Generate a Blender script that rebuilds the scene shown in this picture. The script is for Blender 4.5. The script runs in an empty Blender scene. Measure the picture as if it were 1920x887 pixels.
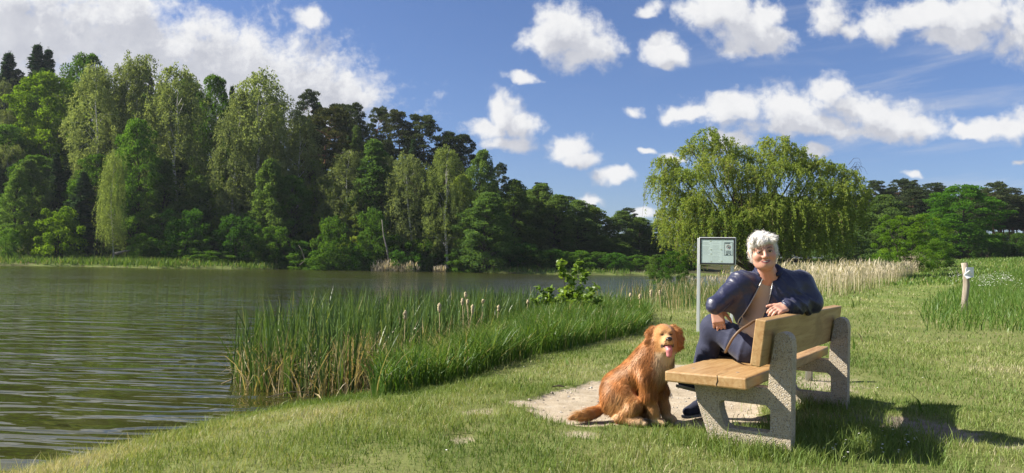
import bpy, math, random
import numpy as np
from math import radians, sin, cos, pi
from mathutils import Vector, Matrix

rng = np.random.default_rng(7)
random.seed(7)
SC = bpy.context.scene
COL = SC.collection

# ------------------------------------------------------------------ camera
FPX = 1450.0
CAMZ = 1.05
PITCH, ROLL = math.atan(47.3 / FPX), radians(1.0)
fwd = Vector((0, cos(PITCH), sin(PITCH)))
right0 = Vector((1, 0, 0)); up0 = right0.cross(fwd)
CR = right0 * cos(ROLL) + up0 * sin(ROLL)
CU = up0 * cos(ROLL) - right0 * sin(ROLL)
cam_data = bpy.data.cameras.new('camera')
cam_data.sensor_width = 36.0
cam_data.lens = 36.0 * FPX / 1920.0
cam_data.clip_start = 0.05
cam_data.clip_end = 8000
cam = bpy.data.objects.new('camera', cam_data); COL.objects.link(cam)
M = Matrix((CR, CU, -fwd)).transposed().to_4x4()
M.translation = (0, 0, CAMZ)
cam.matrix_world = M
SC.camera = cam

def ray(px, py):
    return fwd + CR * ((px - 960) / FPX) - CU * ((py - 443.5) / FPX)
def at(px, py, d):                       # point seen at a pixel, d metres ahead
    r = ray(px, py); return Vector((0, 0, CAMZ)) + r * (d / r.y)
def on(px, py, z):                       # point seen at a pixel on the level z
    r = ray(px, py); t = (z - CAMZ) / r.z
    return Vector((0, 0, CAMZ)) + r * t

# ------------------------------------------------------------------ light
SUN = Vector((-0.997, 0.06, 0.0)).normalized()
ELEV = radians(39)
sun_dir = Vector((SUN.x * cos(ELEV), SUN.y * cos(ELEV), sin(ELEV)))
sd_ = bpy.data.lights.new('sun', 'SUN'); sd_.energy = 5.0; sd_.angle = radians(0.53)
sd_.color = (1.0, 0.93, 0.82)
sun = bpy.data.objects.new('sun', sd_); COL.objects.link(sun)
sun.rotation_euler = sun_dir.to_track_quat('Z', 'Y').to_euler()
SC.view_settings.view_transform = 'Standard'
SC.view_settings.look = 'None'
SC.view_settings.exposure = 1.12
SC.view_settings.gamma = 1.0

# ------------------------------------------------------------------ node helper
class NT:
    def __init__(s, tree): s.t = tree; s.n = tree.nodes; s.l = tree.links
    def add(s, typ, **kw):
        n = s.n.new(typ)
        for k, v in kw.items(): setattr(n, k, v)
        return n
    def put(s, sock, v):
        if isinstance(v, bpy.types.NodeSocket): s.l.new(v, sock)
        elif v is not None: sock.default_value = v
    def m(s, op, a, b=None, c=None, clamp=False):
        n = s.add('ShaderNodeMath', operation=op, use_clamp=clamp)
        s.put(n.inputs[0], a)
        if b is not None: s.put(n.inputs[1], b)
        if c is not None: s.put(n.inputs[2], c)
        return n.outputs[0]
    def vm(s, op, a, b=None, out=0):
        n = s.add('ShaderNodeVectorMath', operation=op)
        s.put(n.inputs[0], a)
        if b is not None:
            s.put(n.inputs[3] if op == 'SCALE' else n.inputs[1], b)
        return n.outputs[out]
    def smooth(s, x, lo, hi):
        n = s.add('ShaderNodeMapRange', interpolation_type='SMOOTHSTEP')
        s.put(n.inputs[0], x); s.put(n.inputs[1], lo); s.put(n.inputs[2], hi)
        return n.outputs[0]
    def noise(s, vec, scale, detail=4, rough=.55, dist=0, color=False):
        n = s.add('ShaderNodeTexNoise')
        if vec is not None: s.put(n.inputs['Vector'], vec)
        n.inputs['Scale'].default_value = scale; n.inputs['Detail'].default_value = detail
        n.inputs['Roughness'].default_value = rough; n.inputs['Distortion'].default_value = dist
        return n.outputs[1 if color else 0]
    def mixc(s, f, a, b, blend='MIX'):
        n = s.add('ShaderNodeMix', data_type='RGBA', blend_type=blend)
        s.put(n.inputs[0], f)
        for k, v in ((6, a), (7, b)):
            if not isinstance(v, bpy.types.NodeSocket) and len(v) == 3: v = (*v, 1)
            s.put(n.inputs[k], v)
        return n.outputs[2]
    def ramp(s, f, stops):
        n = s.add('ShaderNodeValToRGB'); s.put(n.inputs[0], f)
        e = n.color_ramp.elements
        while len(e) < len(stops): e.new(0.5)
        for k, (p, c) in enumerate(stops):
            e[k].position = p; e[k].color = (*c, 1)
        return n.outputs[0]

# ------------------------------------------------------------------ world: sky and clouds
W = bpy.data.worlds.new('World'); SC.world = W; W.use_nodes = True
W.cycles.sampling_method = 'MANUAL'; W.cycles.sample_map_resolution = 512
wt = NT(W.node_tree); W.node_tree.nodes.clear()
# clouds: (px, py, rx, ry) ellipses read off the photograph, turned into directions; unseen ones above the frame are added to brighten the lake
CLOUDS = [(-60, 60, 330, 190), (120, 70, 250, 95), (270, 95, 250, 100), (420, 125, 220, 95), (560, 160, 170, 75),
    (650, 180, 85, 45), (330, 200, 360, 110), (560, 215, 170, 70), (60, 190, 260, 80), (200, 20, 150, 60), (-420, 20, 420, 160), (-150, -180, 380, 150), (150, -330, 330, 120), (-420, -420, 420, 200), (620, -260, 170, 90), (1000, -190, 190, 80), (1500, -230, 260, 90), (2000, -330, 300, 120),
    (1065, 62, 72, 56), (1105, 82, 68, 38), (1030, 75, 55, 35), (1075, 100, 40, 25),
    (1238, 78, 34, 28), (1255, 95, 34, 18),
    (1340, 15, 75, 45), (1395, 60, 75, 50), (1440, 75, 62, 36), (1375, 95, 45, 25), (1440, 20, 35, 28),
    (1555, 30, 42, 42), (1590, 55, 32, 26),
    (1655, 45, 50, 38), (1735, 35, 95, 32), (1840, 30, 110, 42), (1800, 75, 70, 20), (1930, 50, 90, 60), (2150, 40, 220, 90),
    (945, 215, 42, 38), (920, 238, 50, 22), (975, 235, 48, 24), (958, 268, 55, 20),
    (1062, 278, 42, 28), (1090, 298, 34, 20), (1150, 335, 42, 15), (1108, 376, 26, 11), (1205, 402, 28, 10),
    (1300, 205, 70, 18), (1380, 205, 100, 34), (1480, 205, 130, 40), (1555, 175, 42, 32), (1620, 205, 110, 38), (1550, 240, 190, 26), (1720, 235, 90, 28),
    (1830, 245, 60, 18), (1885, 235, 70, 20), (1990, 230, 110, 40),
    (1212, 282, 20, 8), (1268, 290, 26, 10), (1370, 265, 30, 18), (1530, 292, 22, 10), (1180, 205, 28, 14), (1905, 297, 20, 8), (1708, 328, 18, 7),
    (580, 24, 36, 20), (975, 148, 38, 10), (1225, 12, 30, 14), (2400, 250, 200, 60), (-700, 220, 260, 80)]
def cloud_group():
    g = bpy.data.node_groups.new('cloud_density', 'ShaderNodeTree')
    g.interface.new_socket('P', in_out='INPUT', socket_type='NodeSocketVector')
    g.interface.new_socket('D', in_out='OUTPUT', socket_type='NodeSocketFloat')
    t = NT(g); gi = t.add('NodeGroupInput'); go = t.add('NodeGroupOutput')
    p = gi.outputs[0]
    w = t.vm('SUBTRACT', t.noise(p, 9, 3, .5, color=True), (.5, .5, .5))
    w2 = t.vm('SUBTRACT', t.noise(p, 34, 2, .5, color=True), (.5, .5, .5))
    q = t.vm('ADD', t.vm('ADD', p, t.vm('SCALE', w, .055)), t.vm('SCALE', w2, .020))
    q = t.vm('MULTIPLY', q, (1, 1, 0))
    best = None
    for (px, py, rx, ry) in CLOUDS:
        r = ray(px, py); u, v = r.x / r.y, r.z / r.y
        e = t.vm('SUBTRACT', q, (u, v, 0))
        e = t.vm('MULTIPLY', e, (FPX / rx / 1.10, FPX / ry / 1.14, 0))
        ln = t.vm('LENGTH', e, out=1)
        d = t.m('SUBTRACT', 1.0, ln)
        best = d if best is None else t.m('SMOOTH_MAX', best, d, .12)
    n = t.noise(q, 17, 8, .58)
    n2 = t.noise(p, 75, 4, .62)
    d = t.m('ADD', best, t.m('MULTIPLY', t.m('SUBTRACT', n, .50), 1.9))
    d = t.m('ADD', d, t.m('MULTIPLY', t.m('SUBTRACT', n2, .5), .75))
    t.put(go.inputs[0], d)
    return g
CG = cloud_group()
tc = wt.add('ShaderNodeTexCoord'); D = tc.outputs['Generated']
sep = wt.add('ShaderNodeSeparateXYZ'); wt.put(sep.inputs[0], D)
yy = wt.m('MAXIMUM', sep.outputs[1], .02)
comb = wt.add('ShaderNodeCombineXYZ')
wt.put(comb.inputs[0], wt.m('DIVIDE', sep.outputs[0], yy)); wt.put(comb.inputs[1], wt.m('DIVIDE', sep.outputs[2], yy))
P = comb.outputs[0]
def dens(p):
    n = wt.add('ShaderNodeGroup', node_tree=CG); wt.put(n.inputs[0], p); return n.outputs[0]
d0 = dens(P)
d1 = dens(wt.vm('ADD', P, (-.012, .022, 0)))
# the rest of the sky carries on with the same kind of cumulus
gen = wt.m('MULTIPLY', wt.m('SUBTRACT', wt.noise(wt.vm('MULTIPLY', D, (1, 1, 2.2)), 2.6, 8, .58), .53), 5)
gen1 = wt.m('MULTIPLY', wt.m('SUBTRACT', wt.noise(wt.vm('MULTIPLY', wt.vm('ADD', D, (-.01, 0, .02)), (1, 1, 2.2)), 2.6, 8, .58), .53), 5)
front = wt.smooth(wt.m('SUBTRACT', sep.outputs[1], wt.m('MULTIPLY', wt.m('ABSOLUTE', sep.outputs[0]), .9)), -.15, .05)
lowz = wt.smooth(wt.m('DIVIDE', sep.outputs[2], yy), .78, .62)
front = wt.m('MULTIPLY', front, lowz)
def mixf(f, a, b): return wt.m('ADD', wt.m('MULTIPLY', b, f), wt.m('MULTIPLY', a, wt.m('SUBTRACT', 1.0, f)))
d2 = mixf(front, gen1, dens(wt.vm('ADD', P, (-.012, .038, 0))))
dd0 = mixf(front, gen, d0); dd1 = mixf(front, gen1, d1)
alpha = wt.smooth(dd0, -.14, .58)
lit = wt.m('SUBTRACT', dd0, dd1)
lit = wt.m('ADD', .90, wt.m('MULTIPLY', lit, .22))
lit = wt.m('SUBTRACT', lit, wt.m('MULTIPLY', wt.smooth(d2, -.15, .70), .36), None)
lit = wt.m('ADD', wt.m('MINIMUM', wt.m('MAXIMUM', lit, .62), 1.0), wt.m('MULTIPLY', wt.m('SUBTRACT', wt.noise(P, 26, 6, .6), .5), .42))
ccol = wt.ramp(lit, [(.25, (.27, .30, .38)), (.55, (.58, .60, .67)), (.8, (.82, .83, .87)), (1.0, (.97, .97, .98))])
# faint cirrus streaks high on the right
rot = wt.add('ShaderNodeVectorRotate', rotation_type='Z_AXIS'); wt.put(rot.inputs['Vector'], P); rot.inputs['Angle'].default_value = radians(-10)
ci = wt.noise(wt.vm('MULTIPLY', rot.outputs[0], (3, 26, 1)), 1.0, 6, .6, .6)
ci = wt.m('MULTIPLY', wt.smooth(ci, .45, .76), wt.m('MULTIPLY', wt.smooth(sep.outputs[0], .10, .5), .55))
sky = wt.add('ShaderNodeTexSky'); sky.sky_type = 'NISHITA'; sky.sun_disc = False
sky.sun_elevation = ELEV; sky.sun_rotation = math.atan2(sun_dir.x, sun_dir.y)
sky.altitude = 100; sky.air_density = 1.0; sky.dust_density = .7; sky.ozone_density = 3.0
bg = wt.add('ShaderNodeBackground'); wt.put(bg.inputs[0], wt.mixc(1.0, sky.outputs[0], (.80, .88, 1.14), 'MULTIPLY')); bg.inputs[1].default_value = .051
bc = wt.add('ShaderNodeBackground'); wt.put(bc.inputs[0], ccol); bc.inputs[1].default_value = .43
bci = wt.add('ShaderNodeBackground'); bci.inputs[0].default_value = (.72, .76, .85, 1); bci.inputs[1].default_value = .40
mx0 = wt.add('ShaderNodeMixShader'); wt.put(mx0.inputs[0], ci); wt.l.new(bg.outputs[0], mx0.inputs[1]); wt.l.new(bci.outputs[0], mx0.inputs[2])
mx = wt.add('ShaderNodeMixShader'); wt.put(mx.inputs[0], wt.m('MULTIPLY', alpha, wt.smooth(sep.outputs[2], -.02, .03)))
wt.l.new(mx0.outputs[0], mx.inputs[1]); wt.l.new(bc.outputs[0], mx.inputs[2])
wo = wt.add('ShaderNodeOutputWorld'); wt.l.new(mx.outputs[0], wo.inputs[0])

# ------------------------------------------------------------------ object helpers
def tag(o, label=None, cat=None, group=None, kind=None):
    if label: o['label'] = label
    if cat: o['category'] = cat
    if group: o['group'] = group
    if kind: o['kind'] = kind
    return o
def empty(name, loc=(0, 0, 0), rz=0):
    o = bpy.data.objects.new(name, None); o.empty_display_size = .2
    o.location = loc; o.rotation_euler = (0, 0, rz); COL.objects.link(o); return o
def link(name, me, mat=None, parent=None):
    o = bpy.data.objects.new(name, me); COL.objects.link(o)
    if mat is not None:
        for mm in (mat if isinstance(mat, (list, tuple)) else [mat]): me.materials.append(mm)
    if parent is not None: o.parent = parent
    return o
def mesh_np(name, V, faces, tint=None, smooth=None, mats=None, cols=None, vattr=None):
    """V (n,3); faces: list of int arrays (k, nverts)."""
    me = bpy.data.meshes.new(name)
    V = np.asarray(V, dtype=np.float32)
    me.vertices.add(len(V)); me.vertices.foreach_set('co', V.ravel())
    faces = [np.asarray(f, dtype=np.int32) for f in faces if len(f)]
    nl = sum(f.size for f in faces); npoly = sum(len(f) for f in faces)
    me.loops.add(nl); me.polygons.add(npoly)
    me.loops.foreach_set('vertex_index', np.concatenate([f.ravel() for f in faces]))
    tot = np.concatenate([np.full(len(f), f.shape[1], np.int32) for f in faces])
    me.polygons.foreach_set('loop_start', (np.cumsum(tot) - tot).astype(np.int32))
    if smooth is not None: me.polygons.foreach_set('use_smooth', np.full(npoly, bool(smooth)))
    if mats is not None: me.polygons.foreach_set('material_index', np.asarray(mats, np.int32))
    if tint is not None:
        a = me.attributes.new('tint', 'FLOAT', 'FACE'); a.data.foreach_set('value', np.asarray(tint, np.float32))
    if cols is not None:
        a = me.attributes.new('col', 'FLOAT_COLOR', 'POINT'); c = np.ones((len(V), 4), np.float32); c[:, :3] = cols
        a.data.foreach_set('color', c.ravel())
    for k, v in (vattr or {}).items():
        a = me.attributes.new(k, 'FLOAT', 'POINT'); a.data.foreach_set('value', np.asarray(v, np.float32))
    me.update(); me.validate()
    return me
def unit(v): return v / np.maximum(np.linalg.norm(v, axis=-1, keepdims=True), 1e-9)
class MB:                                   # collects verts / quads / tris
    def __init__(s): s.V = []; s.Q = []; s.T = []; s.n = 0
    def add(s, V, Q=(), T=()):
        V = np.asarray(V, float).reshape(-1, 3)
        if len(Q): s.Q.append(np.asarray(Q) + s.n)
        if len(T): s.T.append(np.asarray(T) + s.n)
        s.V.append(V); s.n += len(V); return s
    def tube(s, pts, radii, seg=6, cap=True):
        pts = np.asarray(pts, float); n = len(pts)
        radii = np.broadcast_to(np.asarray(radii, float), (n,))
        t = unit(np.gradient(pts, axis=0))
        a = np.array([0.31, 0.2, 0.93]) if abs(t[0, 2]) < .8 else np.array([1., .13, 0])
        V = []
        for k in range(n):
            b = unit(np.cross(t[k], a)); c = np.cross(t[k], b); a = np.cross(b, t[k])
            th = np.arange(seg) * 2 * pi / seg
            V.append(pts[k] + radii[k] * (np.outer(np.cos(th), b) + np.outer(np.sin(th), c)))
        V = np.concatenate(V); i = np.arange(seg); j = (i + 1) % seg
        Q = np.concatenate([np.stack([k * seg + i, k * seg + j, (k + 1) * seg + j, (k + 1) * seg + i], 1) for k in range(n - 1)])
        T = []
        if cap:
            V = np.concatenate([V, pts[:1], pts[-1:]])
            T = np.concatenate([np.stack([j, i, np.full(seg, n * seg)], 1), np.stack([(n - 1) * seg + i, (n - 1) * seg + j, np.full(seg, n * seg + 1)], 1)])
        return s.add(V, Q, T)
    def box(s, c, size, R=None):
        v = np.array([(x, y, z) for x in (-.5, .5) for y in (-.5, .5) for z in (-.5, .5)]) * np.asarray(size)
        if R is not None: v = v @ np.asarray(R).T
        return s.add(v + np.asarray(c), [(0, 1, 3, 2), (4, 6, 7, 5), (0, 4, 5, 1), (2, 3, 7, 6), (0, 2, 6, 4), (1, 5, 7, 3)])
    def mesh(s, name, smooth=False, **kw):
        fs = []
        if s.Q: fs.append(np.concatenate(s.Q))
        if s.T: fs.append(np.concatenate(s.T))
        return mesh_np(name, np.concatenate(s.V), fs, smooth=smooth, **kw)
    def build(s, name, mat=None, parent=None, smooth=False, bevel=0, **kw):
        o = link(name, s.mesh(name, smooth, **kw), mat, parent)
        if bevel:
            b = o.modifiers.new('bevel', 'BEVEL'); b.width = bevel; b.segments = 2; b.limit_method = 'ANGLE'; b.harden_normals = False
        return o

# ------------------------------------------------------------------ materials
def mat(name, base=(.5, .5, .5), rough=.6, **kw):
    m = bpy.data.materials.new(name); m.use_nodes = True
    t = NT(m.node_tree); b = t.n['Principled BSDF']
    b.inputs['Base Color'].default_value = (*base, 1); b.inputs['Roughness'].default_value = rough
    for k, v in kw.items(): b.inputs[k].default_value = v
    return m, t, b
def bump(t, b, h, strength=.4, dist=.01):
    n = t.add('ShaderNodeBump'); n.inputs['Strength'].default_value = strength; n.inputs['Distance'].default_value = dist
    t.put(n.inputs['Height'], h); t.l.new(n.outputs[0], b.inputs['Normal'])
def leaf_mat(name, stops, trans=.35, objcol=True, gloss=.0, rough=.5, tcol=(1.25, 1.2, .55)):
    """colour runs over the stops by a random number each leaf carries"""
    m = bpy.data.materials.new(name); m.use_nodes = True
    t = NT(m.node_tree); t.n.clear()
    a = t.add('ShaderNodeAttribute', attribute_name='tint')
    c = t.ramp(a.outputs['Fac'], stops)
    if objcol:
        oi = t.add('ShaderNodeObjectInfo')
        c = t.mixc(1.0, c, oi.outputs['Color'], 'MULTIPLY')
    d = t.add('ShaderNodeBsdfDiffuse'); t.put(d.inputs[0], c)
    tr = t.add('ShaderNodeBsdfTranslucent'); t.put(tr.inputs[0], t.mixc(1.0, c, tcol, 'MULTIPLY'))
    mx = t.add('ShaderNodeMixShader'); mx.inputs[0].default_value = trans
    t.l.new(d.outputs[0], mx.inputs[1]); t.l.new(tr.outputs[0], mx.inputs[2])
    g = t.add('ShaderNodeBsdfGlossy'); g.inputs['Roughness'].default_value = rough; g.inputs[0].default_value = (1, 1, 1, 1)
    m2 = t.add('ShaderNodeMixShader'); m2.inputs[0].default_value = gloss
    t.l.new(mx.outputs[0], m2.inputs[1]); t.l.new(g.outputs[0], m2.inputs[2])
    o = t.add('ShaderNodeOutputMaterial'); t.l.new(m2.outputs[0], o.inputs[0])
    return m

# ------------------------------------------------------------------ terrain
WZ = -0.45
near_px = [(95, 889), (250, 850), (430, 802), (600, 774), (712, 752), (790, 712), (870, 668), (1000, 617), (1120, 582), (1215, 564), (1300, 549), (1385, 530), (1420, 524)]
far_px = [(1400, 519), (1240, 517.5), (1130, 516), (1050, 515), (915, 512), (830, 508), (700, 507), (560, 505), (430, 505), (300, 503.5), (150, 500), (0, 498), (-250, 494)]
LAKE = [(-9, -25), (-3.6, 2), (-3.35, 4.6)] + [tuple(on(*p, WZ)[:2]) for p in near_px] + [tuple(on(*p, WZ)[:2]) for p in far_px] + [(-130, 70), (-120, 10), (-60, -40)]
LK = np.array(LAKE)
def inpoly(x, y, poly):
    x = np.asarray(x, float); y = np.asarray(y, float); r = np.zeros(x.shape, bool)
    p = np.asarray(poly); q = np.roll(p, -1, 0)
    for (x0, y0), (x1, y1) in zip(p, q):
        if y0 == y1: continue
        c = ((y0 > y) != (y1 > y)) & (x < (x1 - x0) * (y - y0) / (y1 - y0) + x0)
        r ^= c
    return r
def sdist(x, y, poly):
    x = np.asarray(x, float); y = np.asarray(y, float)
    p = np.asarray(poly); q = np.roll(p, -1, 0); best = np.full(x.shape, 1e9)
    for (x0, y0), (x1, y1) in zip(p, q):
        dx, dy = x1 - x0, y1 - y0; L = dx * dx + dy * dy + 1e-12
        t = np.clip(((x - x0) * dx + (y - y0) * dy) / L, 0, 1)
        best = np.minimum(best, (x - x0 - t * dx) ** 2 + (y - y0 - t * dy) ** 2)
    best = np.sqrt(best)
    return np.where(inpoly(x, y, p), -best, best)
def sstep(x, a, b):
    t = np.clip((x - a) / (b - a), 0, 1); return t * t * (3 - 2 * t)
def vnoise(x, y, s, seed=0):                # smooth value noise
    x = np.asarray(x, float) * s + seed * 17.3; y = np.asarray(y, float) * s - seed * 9.1
    xi = np.floor(x); yi = np.floor(y); fx = x - xi; fy = y - yi
    fx = fx * fx * (3 - 2 * fx); fy = fy * fy * (3 - 2 * fy)
    def h(a, b):
        v = np.sin(a * 127.1 + b * 311.7 + seed * 74.7) * 43758.5453; return v - np.floor(v)
    return (h(xi, yi) * (1 - fx) + h(xi + 1, yi) * fx) * (1 - fy) + (h(xi, yi + 1) * (1 - fx) + h(xi + 1, yi + 1) * fx) * fy
def fbm(x, y, s, seed=0, o=4):
    v = 0; a = .5; tot = 0
    for k in range(o):
        v = v + a * vnoise(x, y, s * 2 ** k, seed + k); tot += a; a *= .5
    return v / tot
def sandmask(x, y):
    w = .25 * (fbm(x, y, 1.6, 3) - .5) + .10 * (fbm(x, y, 9, 5) - .5)
    return w
SAND = [tuple(on(*p, -.05)[:2]) for p in [(948, 748), (1010, 731), (1095, 712), (1180, 692), (1270, 682), (1340, 700), (1410, 745), (1440, 790), (1340, 800), (1240, 792), (1100, 794), (1020, 786), (985, 765)]]
DIRT = [tuple(on(*p, -.05)[:2]) for p in [(1560, 778), (1640, 776), (1760, 790), (1850, 812), (1835, 832), (1740, 822), (1640, 806), (1540, 800)]]
SPOTS = [(on(1085, 812, -.05), .20, .05), (on(870, 820, -.05), .10, .04), (on(905, 768, -.05), .16, .05),
         (on(1530, 712, -.05), .5, .2), (on(1905, 835, -.05), .14, .05)]
def bare(x, y):                              # 0 grass .. 1 bare soil
    x = np.asarray(x, float); y = np.asarray(y, float)
    w = .55 * (fbm(x, y, 2.0, 3) - .5) + .30 * (fbm(x, y, 11, 5) - .5)
    r = np.clip(.5 - (sdist(x, y, SAND) + w) / .16, 0, 1)
    r = np.maximum(r, np.clip(.6 - (sdist(x, y, DIRT) + w * .7) / .12, 0, 1))
    for c, a, b in SPOTS:
        q = np.sqrt(((x - c.x) / a) ** 2 + ((y - c.y) / (b * 3)) ** 2) - 1 + w * 2.2
        r = np.maximum(r, .62 * np.clip(.5 - (q + .5 * (fbm(x, y, 5, 9) - .4)) / 1.1, 0, 1))
    return r
def dirtmask(x, y):
    return np.clip(.5 - (sdist(x, y, DIRT) - .15) / .3, 0, 1)
def terrain(x, y, fine=True):
    x = np.asarray(x, float); y = np.asarray(y, float)
    s = sdist(x, y, LK)
    d = np.hypot(x, y)
    z = np.where(s > 0, WZ + .40 * (1 - np.exp(-np.maximum(s, 0) / .75)), WZ + np.maximum(s * .45, -1.6))
    # meadow rising to the right
    z = z + sstep(d, 10, 120) * sstep(s, 3, 34) * 2.6 * sstep(x, -5, 20)
    # wooded hill beyond the lake
    az = np.degrees(np.arctan2(x, y))
    amp = np.interp(az, [-90, -36, -20, -8, 3, 10, 20, 40, 90], [16, 15, 13, 9, 3, 1, .0, .0, 0])
    beyond = sstep(y - .0 * x, 60, 85) + (1 - sstep(y, 60, 85)) * sstep(-x, 100, 130)
    z = z + np.where(s > 0, amp * sstep(s, 1, 75), 0) * beyond
    z = z + 3 * sstep(d, 200, 600) * (s > 0)
    if fine:
        f = (s > .1) & (d < 60)
        z = z + np.where(f, .05 * (fbm(x, y, .7, 11) - .5) + .018 * (fbm(x, y, 5, 12, 3) - .5), 0)
        z = z - .025 * np.where(f & (d < 14), bare(x, y), 0)
    return z
def tz(x, y): return float(terrain(np.array([x]), np.array([y]))[0])
def BOXY(u, v): return (1.37 + .55 * u - .835 * v, 4.49 + .835 * u + .55 * v)
# ------------------------------------------------------------------ ground sheet
az = np.radians(np.concatenate([np.linspace(-180, -44, 46, endpoint=False), np.linspace(-44, 46, 430, endpoint=False), np.linspace(46, 180, 44, endpoint=False)]))
rad = np.concatenate([[.05], np.geomspace(.6, 3.0, 10, endpoint=False), np.geomspace(3.0, 14, 170, endpoint=False), np.geomspace(14, 130, 110, endpoint=False), np.geomspace(130, 640, 30)])
A, Rr = np.meshgrid(az, rad)
gx, gy = (np.sin(A) * Rr).ravel(), (np.cos(A) * Rr).ravel()
gz = terrain(gx, gy)
na, nr = len(az), len(rad)
i, j = np.meshgrid(np.arange(na), np.arange(nr - 1)); i = i.ravel(); j = j.ravel(); i2 = (i + 1) % na
GQ = np.stack([j * na + i, (j + 1) * na + i, (j + 1) * na + i2, j * na + i2], 1)[:, ::-1]
gs = sdist(gx, gy, LK)
gd = np.hypot(gx, gy)
soil = np.where(gd < 16, bare(gx, gy), 0)
azd = np.degrees(np.arctan2(gx, gy))
forest = np.where((gs > 2) & (gy > 70) & (azd < 22), 1.0, 0) + np.where((gd > 125) & (azd >= 22), 1.0, 0)
forest = np.clip(forest, 0, 1)
gm, t, b = mat('ground_soil_and_turf', rough=.95)
b.inputs['Specular IOR Level'].default_value = .15
geo = t.add('ShaderNodeNewGeometry'); pos = geo.outputs['Position']
turf = t.ramp(t.noise(pos, 1.3, 6, .65), [(.3, (.105, .145, .032)), (.5, (.155, .190, .048)), (.7, (.21, .21, .08))])
turf = t.mixc(t.m('MULTIPLY', t.noise(pos, 40, 3, .6), .6), turf, (.10, .085, .045))
mead = t.ramp(t.noise(t.vm('MULTIPLY', pos, (.6, .25, 1)), 1.0, 7, .7), [(.32, (.085, .125, .028)), (.5, (.125, .165, .038)), (.68, (.175, .185, .062))])
cd = t.add('ShaderNodeVectorMath', operation='LENGTH'); t.put(cd.inputs[0], pos)
turf = t.mixc(t.smooth(cd.outputs[1], 14, 30), turf, mead)
sandc = t.ramp(t.noise(pos, 7, 8, .7), [(.3, (.30, .245, .165)), (.5, (.39, .325, .235)), (.68, (.46, .40, .30))])
sandc = t.mixc(t.smooth(t.noise(pos, 140, 2, .6), .58, .7), sandc, (.20, .15, .10))
aD = t.add('ShaderNodeAttribute', attribute_name='dirt')
sandc = t.mixc(aD.outputs['Fac'], sandc, t.ramp(t.noise(pos, 12, 6, .7), [(.3, (.13, .10, .075)), (.5, (.20, .165, .13)), (.7, (.29, .25, .205))]))
fl = t.ramp(t.noise(pos, .8, 6, .7), [(.35, (.028, .036, .012)), (.55, (.055, .055, .022)), (.7, (.085, .060, .030))])
aS = t.add('ShaderNodeAttribute', attribute_name='soil'); aF = t.add('ShaderNodeAttribute', attribute_name='forest'); aL = t.add('ShaderNodeAttribute', attribute_name='bed')
c = t.mixc(t.smooth(t.m('ADD', aS.outputs['Fac'], t.m('MULTIPLY', t.m('SUBTRACT', t.noise(pos, 22, 4, .7), .5), .5)), .2, .75), turf, sandc)
c = t.mixc(aF.outputs['Fac'], c, fl)
c = t.mixc(aL.outputs['Fac'], c, (.055, .045, .022))
t.put(b.inputs['Base Color'], c)
bump(t, b, t.m('ADD', t.noise(pos, 60, 5, .7), t.m('MULTIPLY', t.noise(pos, 9, 3, .6), 1.5)), .5, .02)
bed = sstep(-gs, -.25, .15)
ground = link('ground', mesh_np('ground', np.stack([gx, gy, gz], 1), [GQ], smooth=True, vattr={'soil': soil, 'forest': forest, 'bed': bed, 'dirt': np.where(gd < 16, dirtmask(gx, gy), 0)}), gm)
tag(ground, kind='structure')

# ------------------------------------------------------------------ water
wm, t, b = mat('lake_water', (.034, .036, .008), .012, IOR=1.45)
b.inputs['Specular IOR Level'].default_value = .5
geo = t.add('ShaderNodeNewGeometry'); pos = geo.outputs['Position']
ln = t.vm('LENGTH', pos, out=1)
# wind waves: long crests lying across the view, getting finer with gusts
rotn = t.add('ShaderNodeVectorRotate', rotation_type='Z_AXIS'); t.put(rotn.inputs['Vector'], pos); rotn.inputs['Angle'].default_value = radians(5)
wp = rotn.outputs[0]
h1 = t.m('POWER', t.noise(t.vm('MULTIPLY', wp, (.60, 2.6, 1)), 1.0, 2, .42, .45), 1.6)
h2 = t.noise(t.vm('MULTIPLY', wp, (1.9, 6.5, 1)), 1.0, 2, .5, .3)
h3 = t.noise(t.vm('MULTIPLY', wp, (.22, .8, 1)), 1.0, 2, .5)
gust = t.smooth(t.noise(t.vm('MULTIPLY', pos, (.05, .16, 1)), 1.0, 3, .5), .3, .7)
amp = t.m('ADD', .55, t.m('MULTIPLY', gust, .75))
hh = t.m('ADD', t.m('MULTIPLY', h1, .115), t.m('MULTIPLY', h2, t.m('ADD', .010, t.m('MULTIPLY', t.smooth(ln, 13, 40), .032))))
hh = t.m('ADD', t.m('MULTIPLY', hh, amp), t.m('MULTIPLY', h3, .04))
t.put(b.inputs['Roughness'], t.m('ADD', .012, t.m('MULTIPLY', t.smooth(ln, 18, 70), .12)))
n = t.add('ShaderNodeBump'); n.inputs['Strength'].default_value = 1.0; n.inputs['Distance'].default_value = 1.0
t.put(n.inputs['Height'], hh); t.l.new(n.outputs[0], b.inputs['Normal'])
wv = [(-160, -60, WZ), (70, -60, WZ), (70, 135, WZ), (-160, 135, WZ)]
water = link('water', mesh_np('water', wv, [[(0, 1, 2, 3)]]), wm)
tag(water, kind='structure')

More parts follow.
